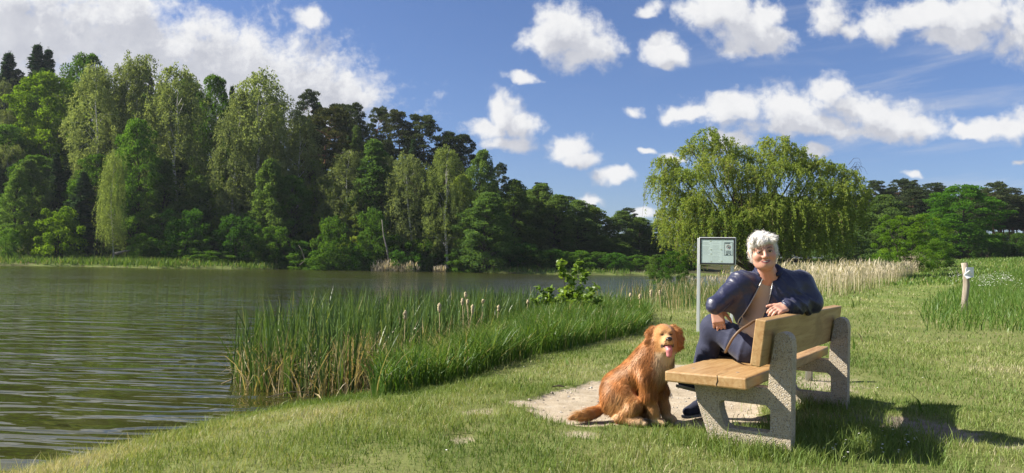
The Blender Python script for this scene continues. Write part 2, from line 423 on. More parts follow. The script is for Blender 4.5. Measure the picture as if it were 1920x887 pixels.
# ------------------------------------------------------------------ blades of grass
def blades(P, h, w, lean, nseg=2, curl=.5, face=None):
    """P (n,3) roots, h/w/lean (n,), returns verts, quads, tris, tints stay per face"""
    n = len(P); th = rng.uniform(0, 2 * pi, n); dirv = np.stack([np.cos(th), np.sin(th), np.zeros(n)], 1)
    ph = rng.uniform(0, 2 * pi, n) if face is None else face + rng.normal(0, .5, n)
    side = np.stack([np.cos(ph), np.sin(ph), np.zeros(n)], 1)
    rows = []
    for k in range(nseg + 1):
        f = k / nseg
        c = P + dirv * (lean * h * (f ** (1 + curl)))[:, None] + np.array([0, 0, 1.]) * (h * f * np.sqrt(np.maximum(1 - (lean * f) ** 2 * .8, .1)))[:, None]
        if k < nseg:
            ww = w * (1 - .55 * f)
            rows += [c - side * ww[:, None] * .5, c + side * ww[:, None] * .5]
        else: rows.append(c)
    V = np.stack(rows, 1); m = V.shape[1]; base = np.arange(n)[:, None] * m
    Q = np.concatenate([base + np.array([[2 * k, 2 * k + 1, 2 * k + 3, 2 * k + 2]]) for k in range(nseg - 1)]) if nseg > 1 else np.zeros((0, 4), int)
    T = base + np.array([[2 * nseg - 2, 2 * nseg - 1, 2 * nseg]])
    return V.reshape(-1, 3), Q, T
def blade_obj(name, sets, m, label, cat):
    V = []; Q = []; T = []; tq = []; tt = []; n = 0
    for (P, h, w, lean, tint, nseg, curl) in sets:
        if not len(P): continue
        v, q, tr = blades(P, h, w, lean, nseg, curl)
        V.append(v); Q.append(q + n); T.append(tr + n); n += len(v)
        tq.append(np.tile(tint, nseg - 1)); tt.append(tint)
    me = mesh_np(name, np.concatenate(V), [np.concatenate(Q), np.concatenate(T)], tint=np.concatenate(tq + tt))
    o = link(name, me, m); tag(o, label, cat, kind='stuff'); return o
def sector(n, d0, d1, a0=-38, a1=40):
    d = np.sqrt(rng.uniform(d0 ** 2, d1 ** 2, n)); a = np.radians(rng.uniform(a0, a1, n))
    return np.sin(a) * d, np.cos(a) * d
def inpx(px_poly, z, n):
    p = np.array([tuple(on(*q, z)[:2]) for q in px_poly])
    lo, hi = p.min(0), p.max(0); X = []; Y = []; c = 0
    while c < n:
        x = rng.uniform(lo[0], hi[0], n * 2); y = rng.uniform(lo[1], hi[1], n * 2); k = inpoly(x, y, p)
        X.append(x[k]); Y.append(y[k]); c += k.sum()
    return np.concatenate(X)[:n], np.concatenate(Y)[:n]

LAWN = leaf_mat('lawn_blades', [(0, (.10, .165, .033)), (.3, (.16, .230, .053)), (.6, (.235, .288, .086)), (.82, (.31, .33, .13)), (1, (.46, .42, .27))], .3, False, .012)
sets = []
for (n, d0, d1, hs, ws) in ((150000, 3.4, 7.2, 1.0, .0042), (130000, 7.0, 13.5, 1.1, .0065), (80000, 13.5, 28, 1.35, .012), (36000, 28, 60, 2.2, .03)):
    x, y = sector(n, d0, d1)
    s = sdist(x, y, LK)
    br = bare(x, y) if d0 < 14 else np.zeros(n)
    tuft = np.clip(.5 + (fbm(x, y, 3.5, 21, 4) - .5) * 1.5 + (fbm(x, y, .8, 22, 3) - .5) * .5, .05, 1); keep = (s > .02) & (rng.random(n) > br * 1.0) & (rng.random(n) < .35 + 1.3 * tuft)
    x, y, s, tuft = x[keep], y[keep], s[keep], tuft[keep]; br = br[keep]
    n = len(x); z = terrain(x, y) - .004
    edge = np.exp(-s / .25)
    h = hs * rng.gamma(5, .0072, n) * (.55 + .9 * tuft) * (1 + 1.4 * edge) * (1 - .4 * br)
    dry = fbm(x, y, .9, 31, 4)
    tint = np.clip(rng.normal(.40, .20, n) + (dry - .5) * 1.9 + (rng.random(n) < .05) * .5, 0, 1)
    sets.append((np.stack([x, y, z], 1), h, np.full(n, ws) * rng.uniform(.7, 1.3, n), rng.uniform(.15, .8, n), tint, 2, .6))
for (cx, cy, r_, k_) in [(*BOXY(.235, .10), .30, 2600), (*BOXY(.235, -.18), .22, 1500), (*BOXY(1.975, .0), .30, 1500), (*BOXY(.6, -.35), .5, 2600), (*BOXY(1.2, -.45), .5, 1800)]:
    x = cx + rng.normal(0, r_ * .55, k_); y = cy + rng.normal(0, r_ * .55, k_); z = terrain(x, y)
    sets.append((np.stack([x, y, z], 1), rng.gamma(6, .0125, k_) * (.5 + fbm(x, y, 4, 25)), rng.uniform(.003, .006, k_), rng.uniform(.15, .8, k_), np.clip(rng.normal(.30, .18, k_), 0, 1), 2, .7))
lawn = blade_obj('lawn_grass', sets, LAWN, 'short mown lawn grass covering the bank around the bench', 'grass')

# long uncut grass along the bank, and the meadow at the right
TALL = leaf_mat('tall_grass_blades', [(0, (.045, .105, .018)), (.4, (.085, .165, .028)), (.75, (.14, .215, .045)), (.93, (.24, .26, .09)), (1, (.36, .31, .17))], .38, False, .012, .4)
x, y = inpx([(690, 762), (760, 748), (850, 725), (960, 694), (1080, 668), (1195, 642), (1225, 615), (1205, 598), (1120, 596), (1010, 612), (900, 650), (790, 700), (715, 738)], -.2, 24000)
n = len(x); z = terrain(x, y) - .01; s = np.maximum(sdist(x, y, LK), 0)
kk_ = rng.random(n) < np.clip((fbm(x, y, 2.2, 43) - .22) * 3.2, .12, 1); x, y, z, s = x[kk_], y[kk_], z[kk_], s[kk_]; n = len(x)
h = (.22 + .40 * fbm(x, y, 1.1, 41)) * rng.uniform(.6, 1.25, n) * (.75 + .025 * y) * (1 - .25 * sstep(s, 1.2, 2.2))
setsT = [(np.stack([x, y, z], 1), h, rng.uniform(.008, .017, n), rng.uniform(.1, .85, n), np.where(rng.random(n) < .06, rng.uniform(.93, 1, n), np.clip(rng.normal(.40, .22, n), 0, .92)), 4, .9)]
# drooping seed heads on the nearest tufts
x, y = inpx([(700, 745), (800, 715), (900, 680), (960, 660), (880, 662), (780, 705)], -.2, 700)
n = len(x); z = terrain(x, y)
setsT.append((np.stack([x, y, z], 1), rng.uniform(.42, .62, n), np.full(n, .010), rng.uniform(.55, .95, n), rng.uniform(.80, .93, n), 5, 1.4))
tall_bank = blade_obj('tall_grass', setsT, TALL, 'long lush green grass fringing the bank between the lawn and the cattails', 'grass')
sets = []
x, y = inpx([(1735, 618), (1930, 622), (2100, 640), (2100, 540), (1925, 530), (1850, 535), (1770, 552), (1725, 585)], -.02, 15000)
n = len(x); z = terrain(x, y)
sets.append((np.stack([x, y, z], 1), (.22 + .34 * fbm(x, y, .8, 51)) * rng.uniform(.5, 1.2, n), rng.uniform(.010, .022, n), rng.uniform(.1, .8, n), np.clip(rng.normal(.42, .2, n), 0, 1), 3, .8))
x, y = inpx([(1590, 575), (1700, 545), (1745, 520), (1760, 505), (2150, 500), (2150, 560), (1900, 560), (1740, 575), (1660, 590)], .25, 9000)
n = len(x); z = terrain(x, y)
sets.append((np.stack([x, y, z], 1), (.10 + .30 * fbm(x, y, .4, 52)) * rng.uniform(.5, 1.2, n), rng.uniform(.02, .05, n), rng.uniform(.1, .7, n), np.clip(rng.normal(.55, .2, n), 0, 1), 2, .8))
x, y = sector(26000, 50, 118, 17, 42); k = sdist(x, y, LK) > 8; x, y = x[k], y[k]; n = len(x); z = terrain(x, y)
sets.append((np.stack([x, y, z], 1), (.12 + .35 * fbm(x, y, .12, 53)) * rng.uniform(.5, 1.2, n), rng.uniform(.05, .12, n), rng.uniform(.1, .7, n), np.clip(rng.normal(.62, .16, n), 0, 1), 2, .8))
meadow = blade_obj('meadow_grass', sets, TALL, 'tall unmown meadow grass around the wooden post and rising to the far wood', 'grass')

# ------------------------------------------------------------------ cattails and reeds
CAT = leaf_mat('cattail_leaves', [(0, (.035, .075, .022)), (.35, (.068, .122, .036)), (.65, (.115, .180, .050)), (.86, (.22, .25, .095)), (.94, (.36, .28, .15)), (1, (.46, .37, .24))], .3, False, .02, .35)
x, y = inpx([(432, 722), (520, 742), (600, 752), (690, 742), (745, 722), (800, 690), (880, 655), (1010, 612), (1000, 592), (900, 598), (800, 612), (700, 622), (600, 640), (500, 670), (438, 700)], WZ, 5200)
def clumped(x, y, s, seed, lo=.34):
    return rng.random(len(x)) < np.clip((fbm(x, y, s, seed) - lo) * 3.5, 0, 1)
k = clumped(x, y, 1.9, 61, .26); x, y = x[k], y[k]; n = len(x)
hh = np.interp(x / y, [-.37, -.30, -.2, 0], [.68, .90, .96, .82])
z = np.maximum(terrain(x, y), WZ - .25)
sets = [(np.stack([x, y, z], 1), (hh + WZ - z) * rng.uniform(.62, 1.15, n), rng.uniform(.015, .030, n), np.clip(rng.gamma(2, .09, n), .02, .7), np.clip(rng.normal(.38, .22, n), 0, .9), 6, 1.2)]
# last year's broken straw at the foot
x, y = inpx([(432, 725), (520, 745), (600, 755), (700, 748), (760, 715), (900, 645), (880, 640), (740, 690), (600, 700), (440, 705)], WZ, 900); n = len(x)
sets.append((np.stack([x, y, np.full(n, WZ - .02)], 1), rng.uniform(.15, .75, n), rng.uniform(.008, .017, n), np.clip(rng.gamma(3, .2, n), .1, 1.05), rng.uniform(.9, 1, n), 4, .6))
x, y = inpx([(640, 738), (700, 735), (702, 700), (650, 705)], WZ, 420); n = len(x)
sets.append((np.stack([x, y, np.full(n, WZ - .02)], 1), rng.uniform(.3, .75, n), rng.uniform(.008, .018, n), np.clip(rng.gamma(3, .14, n), .1, .9), rng.uniform(.93, 1, n), 4, .6))
cattails = blade_obj('cattail_leaves', sets, CAT, 'dense bed of green cattail leaves standing in the shallow water with straw at the foot', 'cattails')
x, y = inpx([(1120, 600), (1210, 605), (1310, 600), (1400, 585), (1405, 560), (1300, 556), (1200, 568), (1110, 590)], -.3, 1900)
k = clumped(x, y, .8, 62, .2); x, y = x[k], y[k]; n = len(x); z = terrain(x, y)
q = rng.random(n) < .38
sets = [(np.stack([x, y, z], 1), rng.uniform(.35, .80, n), rng.uniform(.010, .020, n), np.clip(rng.gamma(2, .12, n), .02, .8), np.where(q, rng.uniform(.88, 1, n), np.clip(rng.normal(.4, .2, n), 0, .9)), 4, 1.0)]
reeds_mid = blade_obj('shore_reeds', sets, CAT, 'thin mixed green and straw reeds on the shore behind the dog and sign', 'reeds')
# dry reed beds with plumes
DRY = leaf_mat('dry_reed', [(0, (.15, .22, .06)), (.15, (.30, .27, .14)), (.5, (.43, .36, .25)), (1, (.60, .53, .41))], .3, False)
def inworld(p, n):
    p = np.array(p); lo, hi = p.min(0), p.max(0); X = rng.uniform(lo[0], hi[0], n * 3); Y = rng.uniform(lo[1], hi[1], n * 3); k = inpoly(X, Y, p); return X[k][:n], Y[k][:n]
def reedbed(name, poly, z0, n, hmin, hmax, w, label, green=.3, seed=71):
    x, y = inpx(poly, z0, n) if z0 is not None else inworld([tuple(at(*q)[:2]) for q in poly], n); k = clumped(x, y, .35, seed, .12); x, y = x[k], y[k]; n = len(x); z = terrain(x, y)
    h = rng.uniform(hmin, hmax, n) * (.7 + .6 * fbm(x, y, .25, seed + 1))
    S = [(np.stack([x, y, z], 1), h, np.full(n, w), rng.uniform(.02, .35, n), rng.uniform(.3, .9, n), 3, 1.3)]
    # feathery plumes near the top of each stem
    p = np.stack([x, y, z + h * .80], 1) + rng.normal(0, .05, (n, 3)) * [1, 1, .6]
    S.append((p, h * .24, np.full(n, w * 2.6), rng.uniform(.2, .8, n), rng.uniform(.55, 1, n), 3, 1))
    g = int(n * green); q = rng.choice(n, g)
    S.append((np.stack([x[q], y[q], z[q]], 1), h[q] * rng.uniform(.25, .55, g), np.full(g, w * 1.5), rng.uniform(.1, .6, g), rng.uniform(0, .12, g), 3, 1))
    return blade_obj(name, S, DRY, label, 'reeds')
reedbed('dry_reed_bed', [(1515, 566), (1560, 568), (1620, 556), (1680, 540), (1735, 526), (1725, 518), (1650, 520), (1560, 530), (1500, 540), (1440, 548), (1440, 556)], -.15, 4600, .9, 1.45, .015, 'bed of pale dry reeds with feathery plumes beyond the bench at the right', 1.1)
reedbed('dry_reed_bed', [(700, 503, 97.5), (785, 505, 98.5), (780, 501, 101), (695, 500, 100)], None, 420, 2.0, 3.1, .045, 'larger tuft of straw coloured reeds on the far shore at the lake bend', .5, 72)
reedbed('dry_reed_bed', [(812, 505, 99.5), (836, 506, 100.5), (836, 503, 102.5), (812, 502, 102)], None, 130, 1.9, 2.4, .05, 'smaller tuft of straw coloured reeds on the far shore at the lake bend', .5, 73)
reedbed('dry_reed_bed', [(1225, 536), (1300, 530), (1420, 526), (1420, 521), (1300, 520), (1225, 524)], -.3, 520, 1.0, 1.9, .03, 'sparse straw reeds under the willow at the end of the lake', .6, 74)
# fringe of fresh reed along the far shore
fx = []; 
P_ = np.array([tuple(on(*p, WZ)[:2]) for p in far_px[1:]])
for k in range(len(P_) - 1):
    m_ = max(60, int(np.hypot(*(P_[k + 1] - P_[k])) * 55)); f = rng.random(m_)[:, None]
    fx.append(P_[k] * (1 - f) + P_[k + 1] * f + rng.normal(0, 1, (m_, 2)) * [.3, .8] + [0, 1.6])
fx = np.concatenate(fx); keep = clumped(fx[:, 0], fx[:, 1], .15, 75, .25); fx = fx[keep]; n = len(fx); z = terrain(fx[:, 0], fx[:, 1])
azf = fx[:, 0] / fx[:, 1]
tall_ = np.where(azf < -.4, .95, np.where(azf > -.08, .55, .7))
blade_obj('far_shore_grass', [(np.stack([fx[:, 0], fx[:, 1], z], 1), tall_ * rng.uniform(.5, 1.3, n), rng.uniform(.05, .12, n), rng.uniform(.05, .6, n), np.clip(rng.normal(.55, .2, n), 0, 1), 2, .8)], TALL, 'fringe of fresh green reed and grass along the far shore', 'grass')
# grassy slope on the far bank at the left
x = rng.uniform(-80, -36, 9000); y = rng.uniform(84, 112, 9000); n = len(x)
xx, yy_ = x, y; z = terrain(xx, yy_)
k = sdist(xx, yy_, LK) > .3; xx, yy_, z = xx[k], yy_[k], z[k]; n = len(xx)
blade_obj('bank_grass', [(np.stack([xx, yy_, z], 1), rng.uniform(.3, .8, n), rng.uniform(.08, .16, n), rng.uniform(.1, .6, n), np.clip(rng.normal(.6, .2, n), 0, 1), 2, .8)], TALL, 'bright grass on the far bank at the left edge', 'grass')

# ------------------------------------------------------------------ a little air
hz = bpy.data.materials.new('haze'); hz.use_nodes = True; t = NT(hz.node_tree); t.n.clear()
pv_ = t.add('ShaderNodeVolumePrincipled'); pv_.inputs['Color'].default_value = (.80, .88, 1.0, 1); pv_.inputs['Density'].default_value = .00014; pv_.inputs['Anisotropy'].default_value = .2
oo = t.add('ShaderNodeOutputMaterial'); t.l.new(pv_.outputs[0], oo.inputs['Volume'])
m_ = MB(); m_.box((0, 0, 22), (1320, 1320, 56))
tag(m_.build('haze', hz), kind='stuff')
# ------------------------------------------------------------------ trees
def leaf_quads(C, L, Wd, axis=None, spread=1.0, up=.0):
    """rhombic leaf faces at centres C; long axis near `axis`"""
    n = len(C)
    a = rng.normal(0, 1, (n, 3))
    if axis is not None: a = unit(axis + spread * rng.normal(0, .5, (n, 3)))
    else: a = unit(a * [1, 1, .7])
    b = rng.normal(0, 1, (n, 3))
    if up: b = np.cross(a, np.array([0, 0, 1.]) + (1 - up) * rng.normal(0, 1, (n, 3)))
    b = unit(b - a * (a * b).sum(1, keepdims=True))
    L = np.broadcast_to(L, (n,))[:, None]; Wd = np.broadcast_to(Wd, (n,))[:, None]
    nn = np.cross(a, b) * L * .12
    V = np.stack([C - a * L * .5, C + b * Wd * .5 + nn, C + a * L * .5, C - b * Wd * .5 + nn], 1)
    return V.reshape(-1, 3), np.arange(n * 4).reshape(n, 4)

def tree_mesh(kind, H, R, seed, **k):
    """returns (trunk MB, leaf verts, leaf quads, tints)"""
    global rng
    keep = rng; rng = np.random.default_rng(seed)
    tb = MB(); LV = []; LT = []
    lo = k.get('lo', .2); nc = k.get('nc', 70); nl = k.get('nl', 120); s = k.get('s', .3)
    tr = k.get('tr', H * .014); stems = k.get('stems', 1); squash = k.get('squash', .65); cr = k.get('cr', .17)
    prof = k.get('prof', [(0, .55), (.35, 1), (.7, .8), (1, .15)])
    pz, pr = zip(*prof)
    bend = rng.normal(0, .012 * H, (stems, 6, 2)).cumsum(1) * k.get('bend', 1)
    spread = k.get('spread', 0)
    trunks = []
    for q in range(stems):
        a0 = rng.uniform(0, 2 * pi) if stems > 1 else 0
        off = np.array([cos(a0), sin(a0)]) * spread * R if stems > 1 else np.zeros(2)
        zs = np.linspace(0, k.get('top', .93) * H * (1 if q == 0 else rng.uniform(.75, 1)), 7)
        xy = np.concatenate([[[0, 0]], bend[q]]) + off * (np.linspace(0, 1, 7)[:, None] ** .7) + off * .06
        pts = np.concatenate([xy, zs[:, None]], 1)
        trunks.append(pts)
        tb.tube(pts, tr * np.array([1.25, .95, .82, .66, .48, .28, .06]) * (1 if q == 0 else .7), 7)
    def trunk_at(z, q=0):
        p = trunks[q]; return np.array([np.interp(z, p[:, 2], p[:, 0]), np.interp(z, p[:, 2], p[:, 1]), min(z, p[-1, 2])])
    # clump centres fill the crown's envelope, biased to its surface
    cent = []; golden = 2.399963
    for c in range(nc):
        f = (c + rng.uniform(0, 1)) / nc
        f = k.get('zdist', lambda v: v)(f)
        rmax = np.interp(f, pz, pr) * R * (.78 + .36 * rng.random())
        rr = rmax * (rng.uniform(.25, 1) ** .55)
        th = c * golden + rng.normal(0, .4)
        cent.append((rr * cos(th), rr * sin(th), H * (lo + (1 - lo) * f * .97), f, rmax))
    lobes = k.get('lobes')
    for ci, (x, y, z, f, rmax) in enumerate(cent):
        q = ci % stems
        z0 = max(lo * H * .6, z - k.get('rise', .35) * math.hypot(x, y) - .02 * H)
        base = trunk_at(z0, q)
        c = np.array([x, y, z]) + (trunk_at(z, q) * [1, 1, 0])
        if lobes is not None:
            lx, ly, lz, lr = lobes[ci % len(lobes)]
            c = np.array([lx, ly, 0]) * [1, 1, 0] + np.array([x * lr, y * lr, z * lz])
            base = trunk_at(min(z0 * .5, H * .35), q)
        mid = base * .5 + c * .5 + np.array([0, 0, (.05 if kind != 'pine' else -.01) * H]) + rng.normal(0, .012 * H, 3)
        br = tr * (.32 if kind != 'spruce' else .18) * (1 - .6 * f)
        if rng.random() < k.get('limbs', .7): tb.tube([base, mid, c], [br, br * .7, br * .25], 4, cap=False)
        rc = cr * R * rng.uniform(.7, 1.35) * (1 - .25 * f)
        if kind in ('birch', 'willow'):
            ns = k.get('strands', 7); m = nl // ns
            for _ in range(ns):
                p0 = c + rng.normal(0, .6, 3) * rc * [1, 1, .8]
                out = unit(np.array([p0[0] - lobes[ci % len(lobes)][0] if lobes else p0[0], p0[1], 0]) + 1e-6)
                Ls = H * k.get('hang', .10) * rng.uniform(.4, 1.3)
                Ls = min(Ls, max(.3, p0[2] - k.get('floor', .03) * H))
                t_ = np.sort(rng.random(m))[:, None]
                pts = p0 + out * (.35 * Ls * t_ * (1 - .5 * t_)) * k.get('arch', 1) + np.array([0, 0, 1.]) * (.16 * Ls * t_ * k.get('arch', 1) - Ls * t_ ** 1.35)
                pts = pts + rng.normal(0, 1, (m, 3)) * s * k.get('fuzz', .5) * [1, 1, .6]
                LV.append(leaf_quads(pts, s * rng.uniform(.7, 1.35, m), s * k.get('lw', .5), np.tile([0, 0, -1.], (m, 1)) + out * .3, 1.2)[0])
                LT.append(np.clip(rng.normal(.5, .16, m) + rng.normal(0, .10), 0, 1))
        elif kind == 'spruce':
            m = nl; t_ = rng.random(m) ** .7
            tip = c; pts = base * (1 - t_[:, None]) + tip * t_[:, None]
            drop = -.10 * R * (t_ ** 2)
            pts[:, 2] += drop
            wdt = rmax * .20 * (1.1 - t_)
            side = unit(np.cross(tip - base, [0, 0, 1.]))
            pts += side * (rng.normal(0, 1, m) * wdt)[:, None] + rng.normal(0, .03 * R, (m, 3))
            LV.append(leaf_quads(pts, s * rng.uniform(.8, 1.4, m), s * .38, np.tile(unit(tip - base), (m, 1)) + side * rng.choice([-1, 1], m)[:, None] * .7 + np.array([0, 0, -.35]), .6)[0])
            LT.append(np.clip(rng.normal(.5, .2, m), 0, 1))
        else:
            m = int(nl * rng.uniform(.7, 1.3))
            v = unit(rng.normal(0, 1, (m, 3))); v[:, 2] = np.abs(v[:, 2]) * np.where(rng.random(m) < .78, 1, -1)
            rad_ = rng.uniform(.35, 1.05, m)[:, None] ** .6
            pts = c + v * rad_ * rc * np.array([1, 1, squash]) + rng.normal(0, .05, (m, 3)) * rc
            if kind == 'pine':
                LV.append(leaf_quads(pts, s * rng.uniform(.7, 1.3, m), s * .45, v + np.array([0, 0, .5]), .8)[0])
            else:
                LV.append(leaf_quads(pts, s * rng.uniform(.7, 1.3, m), s * rng.uniform(.55, .9, m), None, 1, k.get('up', .45))[0])
            LT.append(np.clip(rng.normal(.5, .17, m) + rng.normal(0, .11), 0, 1))
    V = np.concatenate(LV); T = np.concatenate(LT)
    rng = keep
    return tb, V, np.arange(len(V)).reshape(-1, 4), T

G = {
 'oak':    leaf_mat('oak_leaves',   [(0, (.035, .085, .014)), (.5, (.068, .142, .022)), (1, (.115, .200, .038))], .5),
 'birch':  leaf_mat('birch_leaves', [(0, (.085, .115, .050)), (.5, (.140, .180, .080)), (1, (.210, .250, .120))], .5),
 'pine':   leaf_mat('pine_needles', [(0, (.026, .044, .018)), (.5, (.050, .072, .030)), (1, (.085, .100, .046))], .2),
 'spruce': leaf_mat('spruce_needles', [(0, (.022, .050, .022)), (.5, (.040, .078, .032)), (1, (.065, .112, .046))], .2),
 'alder':  leaf_mat('alder_leaves', [(0, (.052, .098, .030)), (.5, (.090, .150, .044)), (1, (.140, .205, .066))], .5),
 'willow': leaf_mat('willow_leaves', [(0, (.110, .180, .034)), (.5, (.205, .275, .056)), (.85, (.30, .350, .085)), (1, (.27, .26, .09))], .5)}
def bark(name, c0, c1, sc=6, bands=False):
    m, t, b = mat(name, c0, .9); b.inputs['Specular IOR Level'].default_value = .1
    tc = t.add('ShaderNodeTexCoord')
    v = t.vm('MULTIPLY', tc.outputs['Object'], (1, 1, 3.2 if bands else .35))
    n = t.noise(v, sc * (.35 if bands else 1), 4, .7)
    t.put(b.inputs['Base Color'], t.mixc(t.smooth(n, .53, .62) if bands else t.smooth(n, .35, .65), c0, c1))
    bump(t, b, n, .6, .03); return m
BK = {'birch': bark('birch_bark', (.52, .50, .46), (.06, .055, .05), 5, True), 'pine': bark('pine_bark', (.20, .095, .05), (.11, .065, .045)),
      'dark': bark('dark_bark', (.075, .06, .045), (.035, .03, .024)), 'willow': bark('willow_bark', (.14, .105, .06), (.06, .045, .03)), 'pale': bark('pale_wood', (.30, .27, .22), (.18, .16, .13))}
PINEPROF = [(0, .75), (.3, 1), (.65, .85), (1, .25)]
PR = {}      # kind -> list of (trunk mesh, crown mesh, H, R)
def proto(key, kind, bk, lf, H, R, seeds, **k):
    PR[key] = []
    for sd in seeds:
        tb, V, Q, T = tree_mesh(kind, H, R, sd, **k)
        tm = tb.mesh('trunk', True); tm.materials.append(BK[bk])
        cm = mesh_np('crown', V, [Q], tint=T); cm.materials.append(G[lf])
        # the size the crown really reaches
        PR[key].append((tm, cm, float(np.percentile(V[:, 2], 99.85)), float(np.percentile(np.hypot(V[:, 0], V[:, 1]), 97)) / 1.0))
proto('oak', 'broad', 'dark', 'oak', 18, 6.5, (1, 2, 3), lo=.16, nc=120, nl=230, s=.30, cr=.24, prof=[(0, .7), (.3, 1), (.65, .92), (.88, .6), (1, .2)], squash=.55)
proto('birch', 'birch', 'birch', 'birch', 22, 3.6, (4, 5, 6, 7), lo=.26, nc=110, nl=140, s=.25, cr=.22, strands=7, hang=.085, prof=[(0, .75), (.3, 1), (.6, .85), (.85, .6), (1, .25)], limbs=.10, tr=.2)
proto('weeping', 'birch', 'birch', 'birch', 14, 2.5, (8,), lo=.20, nc=100, nl=150, s=.22, cr=.30, strands=6, hang=.22, prof=[(0, .8), (.4, 1), (.75, .85), (1, .55)], floor=.02, limbs=.1, tr=.14)
proto('pine', 'pine', 'pine', 'pine', 20, 3.7, (9, 10, 11, 12), lo=.50, nc=62, nl=190, s=.32, cr=.30, squash=.42, prof=PINEPROF, rise=.12, tr=.24, bend=1.2)
proto('fullpine', 'pine', 'pine', 'pine', 18, 4.2, (13, 14), lo=.22, nc=90, nl=170, s=.32, cr=.26, squash=.42, prof=[(0, .7), (.3, 1), (.7, .75), (1, .18)], rise=.1, tr=.24)
proto('spruce', 'spruce', 'dark', 'spruce', 16, 3.4, (15, 16), lo=.05, nc=150, nl=90, s=.34, prof=[(0, 1), (.5, .58), (1, .04)], rise=-.1, limbs=.3)
proto('alder', 'broad', 'dark', 'alder', 15, 4.4, (17, 18, 19), lo=.08, nc=115, nl=190, s=.26, cr=.25, prof=[(0, .8), (.25, 1), (.6, .78), (.85, .42), (1, .08)], squash=.7, up=.35)
proto('slim', 'broad', 'dark', 'alder', 16, 3.2, (20, 21), lo=.12, nc=100, nl=160, s=.25, cr=.28, prof=[(0, .7), (.3, 1), (.65, .66), (1, .06)], squash=.8, up=.2)
proto('shrub', 'broad', 'dark', 'oak', 5, 2.8, (22, 23, 24), lo=.04, nc=65, nl=150, s=.19, cr=.27, prof=[(0, .85), (.35, 1), (.75, .75), (1, .3)], squash=.75, stems=3, spread=.4, tr=.07, top=.8)
proto('bush', 'broad', 'dark', 'oak', 8, 4.6, (25,), lo=.06, nc=130, nl=180, s=.18, cr=.17, prof=[(0, .9), (.35, 1), (.75, .75), (1, .25)], squash=.5, stems=6, spread=.55, tr=.10, top=.85, up=.6)

TREES_N = {}
def plant(key, px, top, d, wpx, label, cat='tree', group=None, color=(1, 1, 1), var=None, name=None, zb=None, parts=True):
    L = PR[key]; c = TREES_N.get(key, 0); TREES_N[key] = c + 1
    tm, cm, H, R = L[(c if var is None else var) % len(L)]
    x = at(px, top, d); z = (tz(x.x, d) if zb is None else zb) - .12
    h = x.z - z
    w = wpx / FPX * d
    r = empty(name or {'oak': 'oak_tree', 'birch': 'birch_tree', 'weeping': 'weeping_birch', 'pine': 'pine_tree', 'fullpine': 'pine_tree', 'spruce': 'spruce_tree', 'alder': 'alder_tree', 'slim': 'deciduous_tree', 'shrub': 'shrub', 'bush': 'bush'}[key], (x.x, d, z), rng.uniform(0, 2 * pi))
    sx = w / (2.0 * R)
    r.scale = (sx, sx, h / H)
    tag(r, label, cat, group)
    v = rng.uniform(.88, 1.12)
    for nm, me in (('trunk', tm), ('crown', cm)):
        o = bpy.data.objects.new(nm, me); COL.objects.link(o); o.parent = r
        o.color = (color[0] * v, color[1] * v, color[2] * v, 1)
    return r
YG = (2.1, 1.75, 1.0); LG = (1.35, 1.35, 1.2); DK = (1.0, 1.05, 1.1); MID = (1.25, 1.25, 1.2)
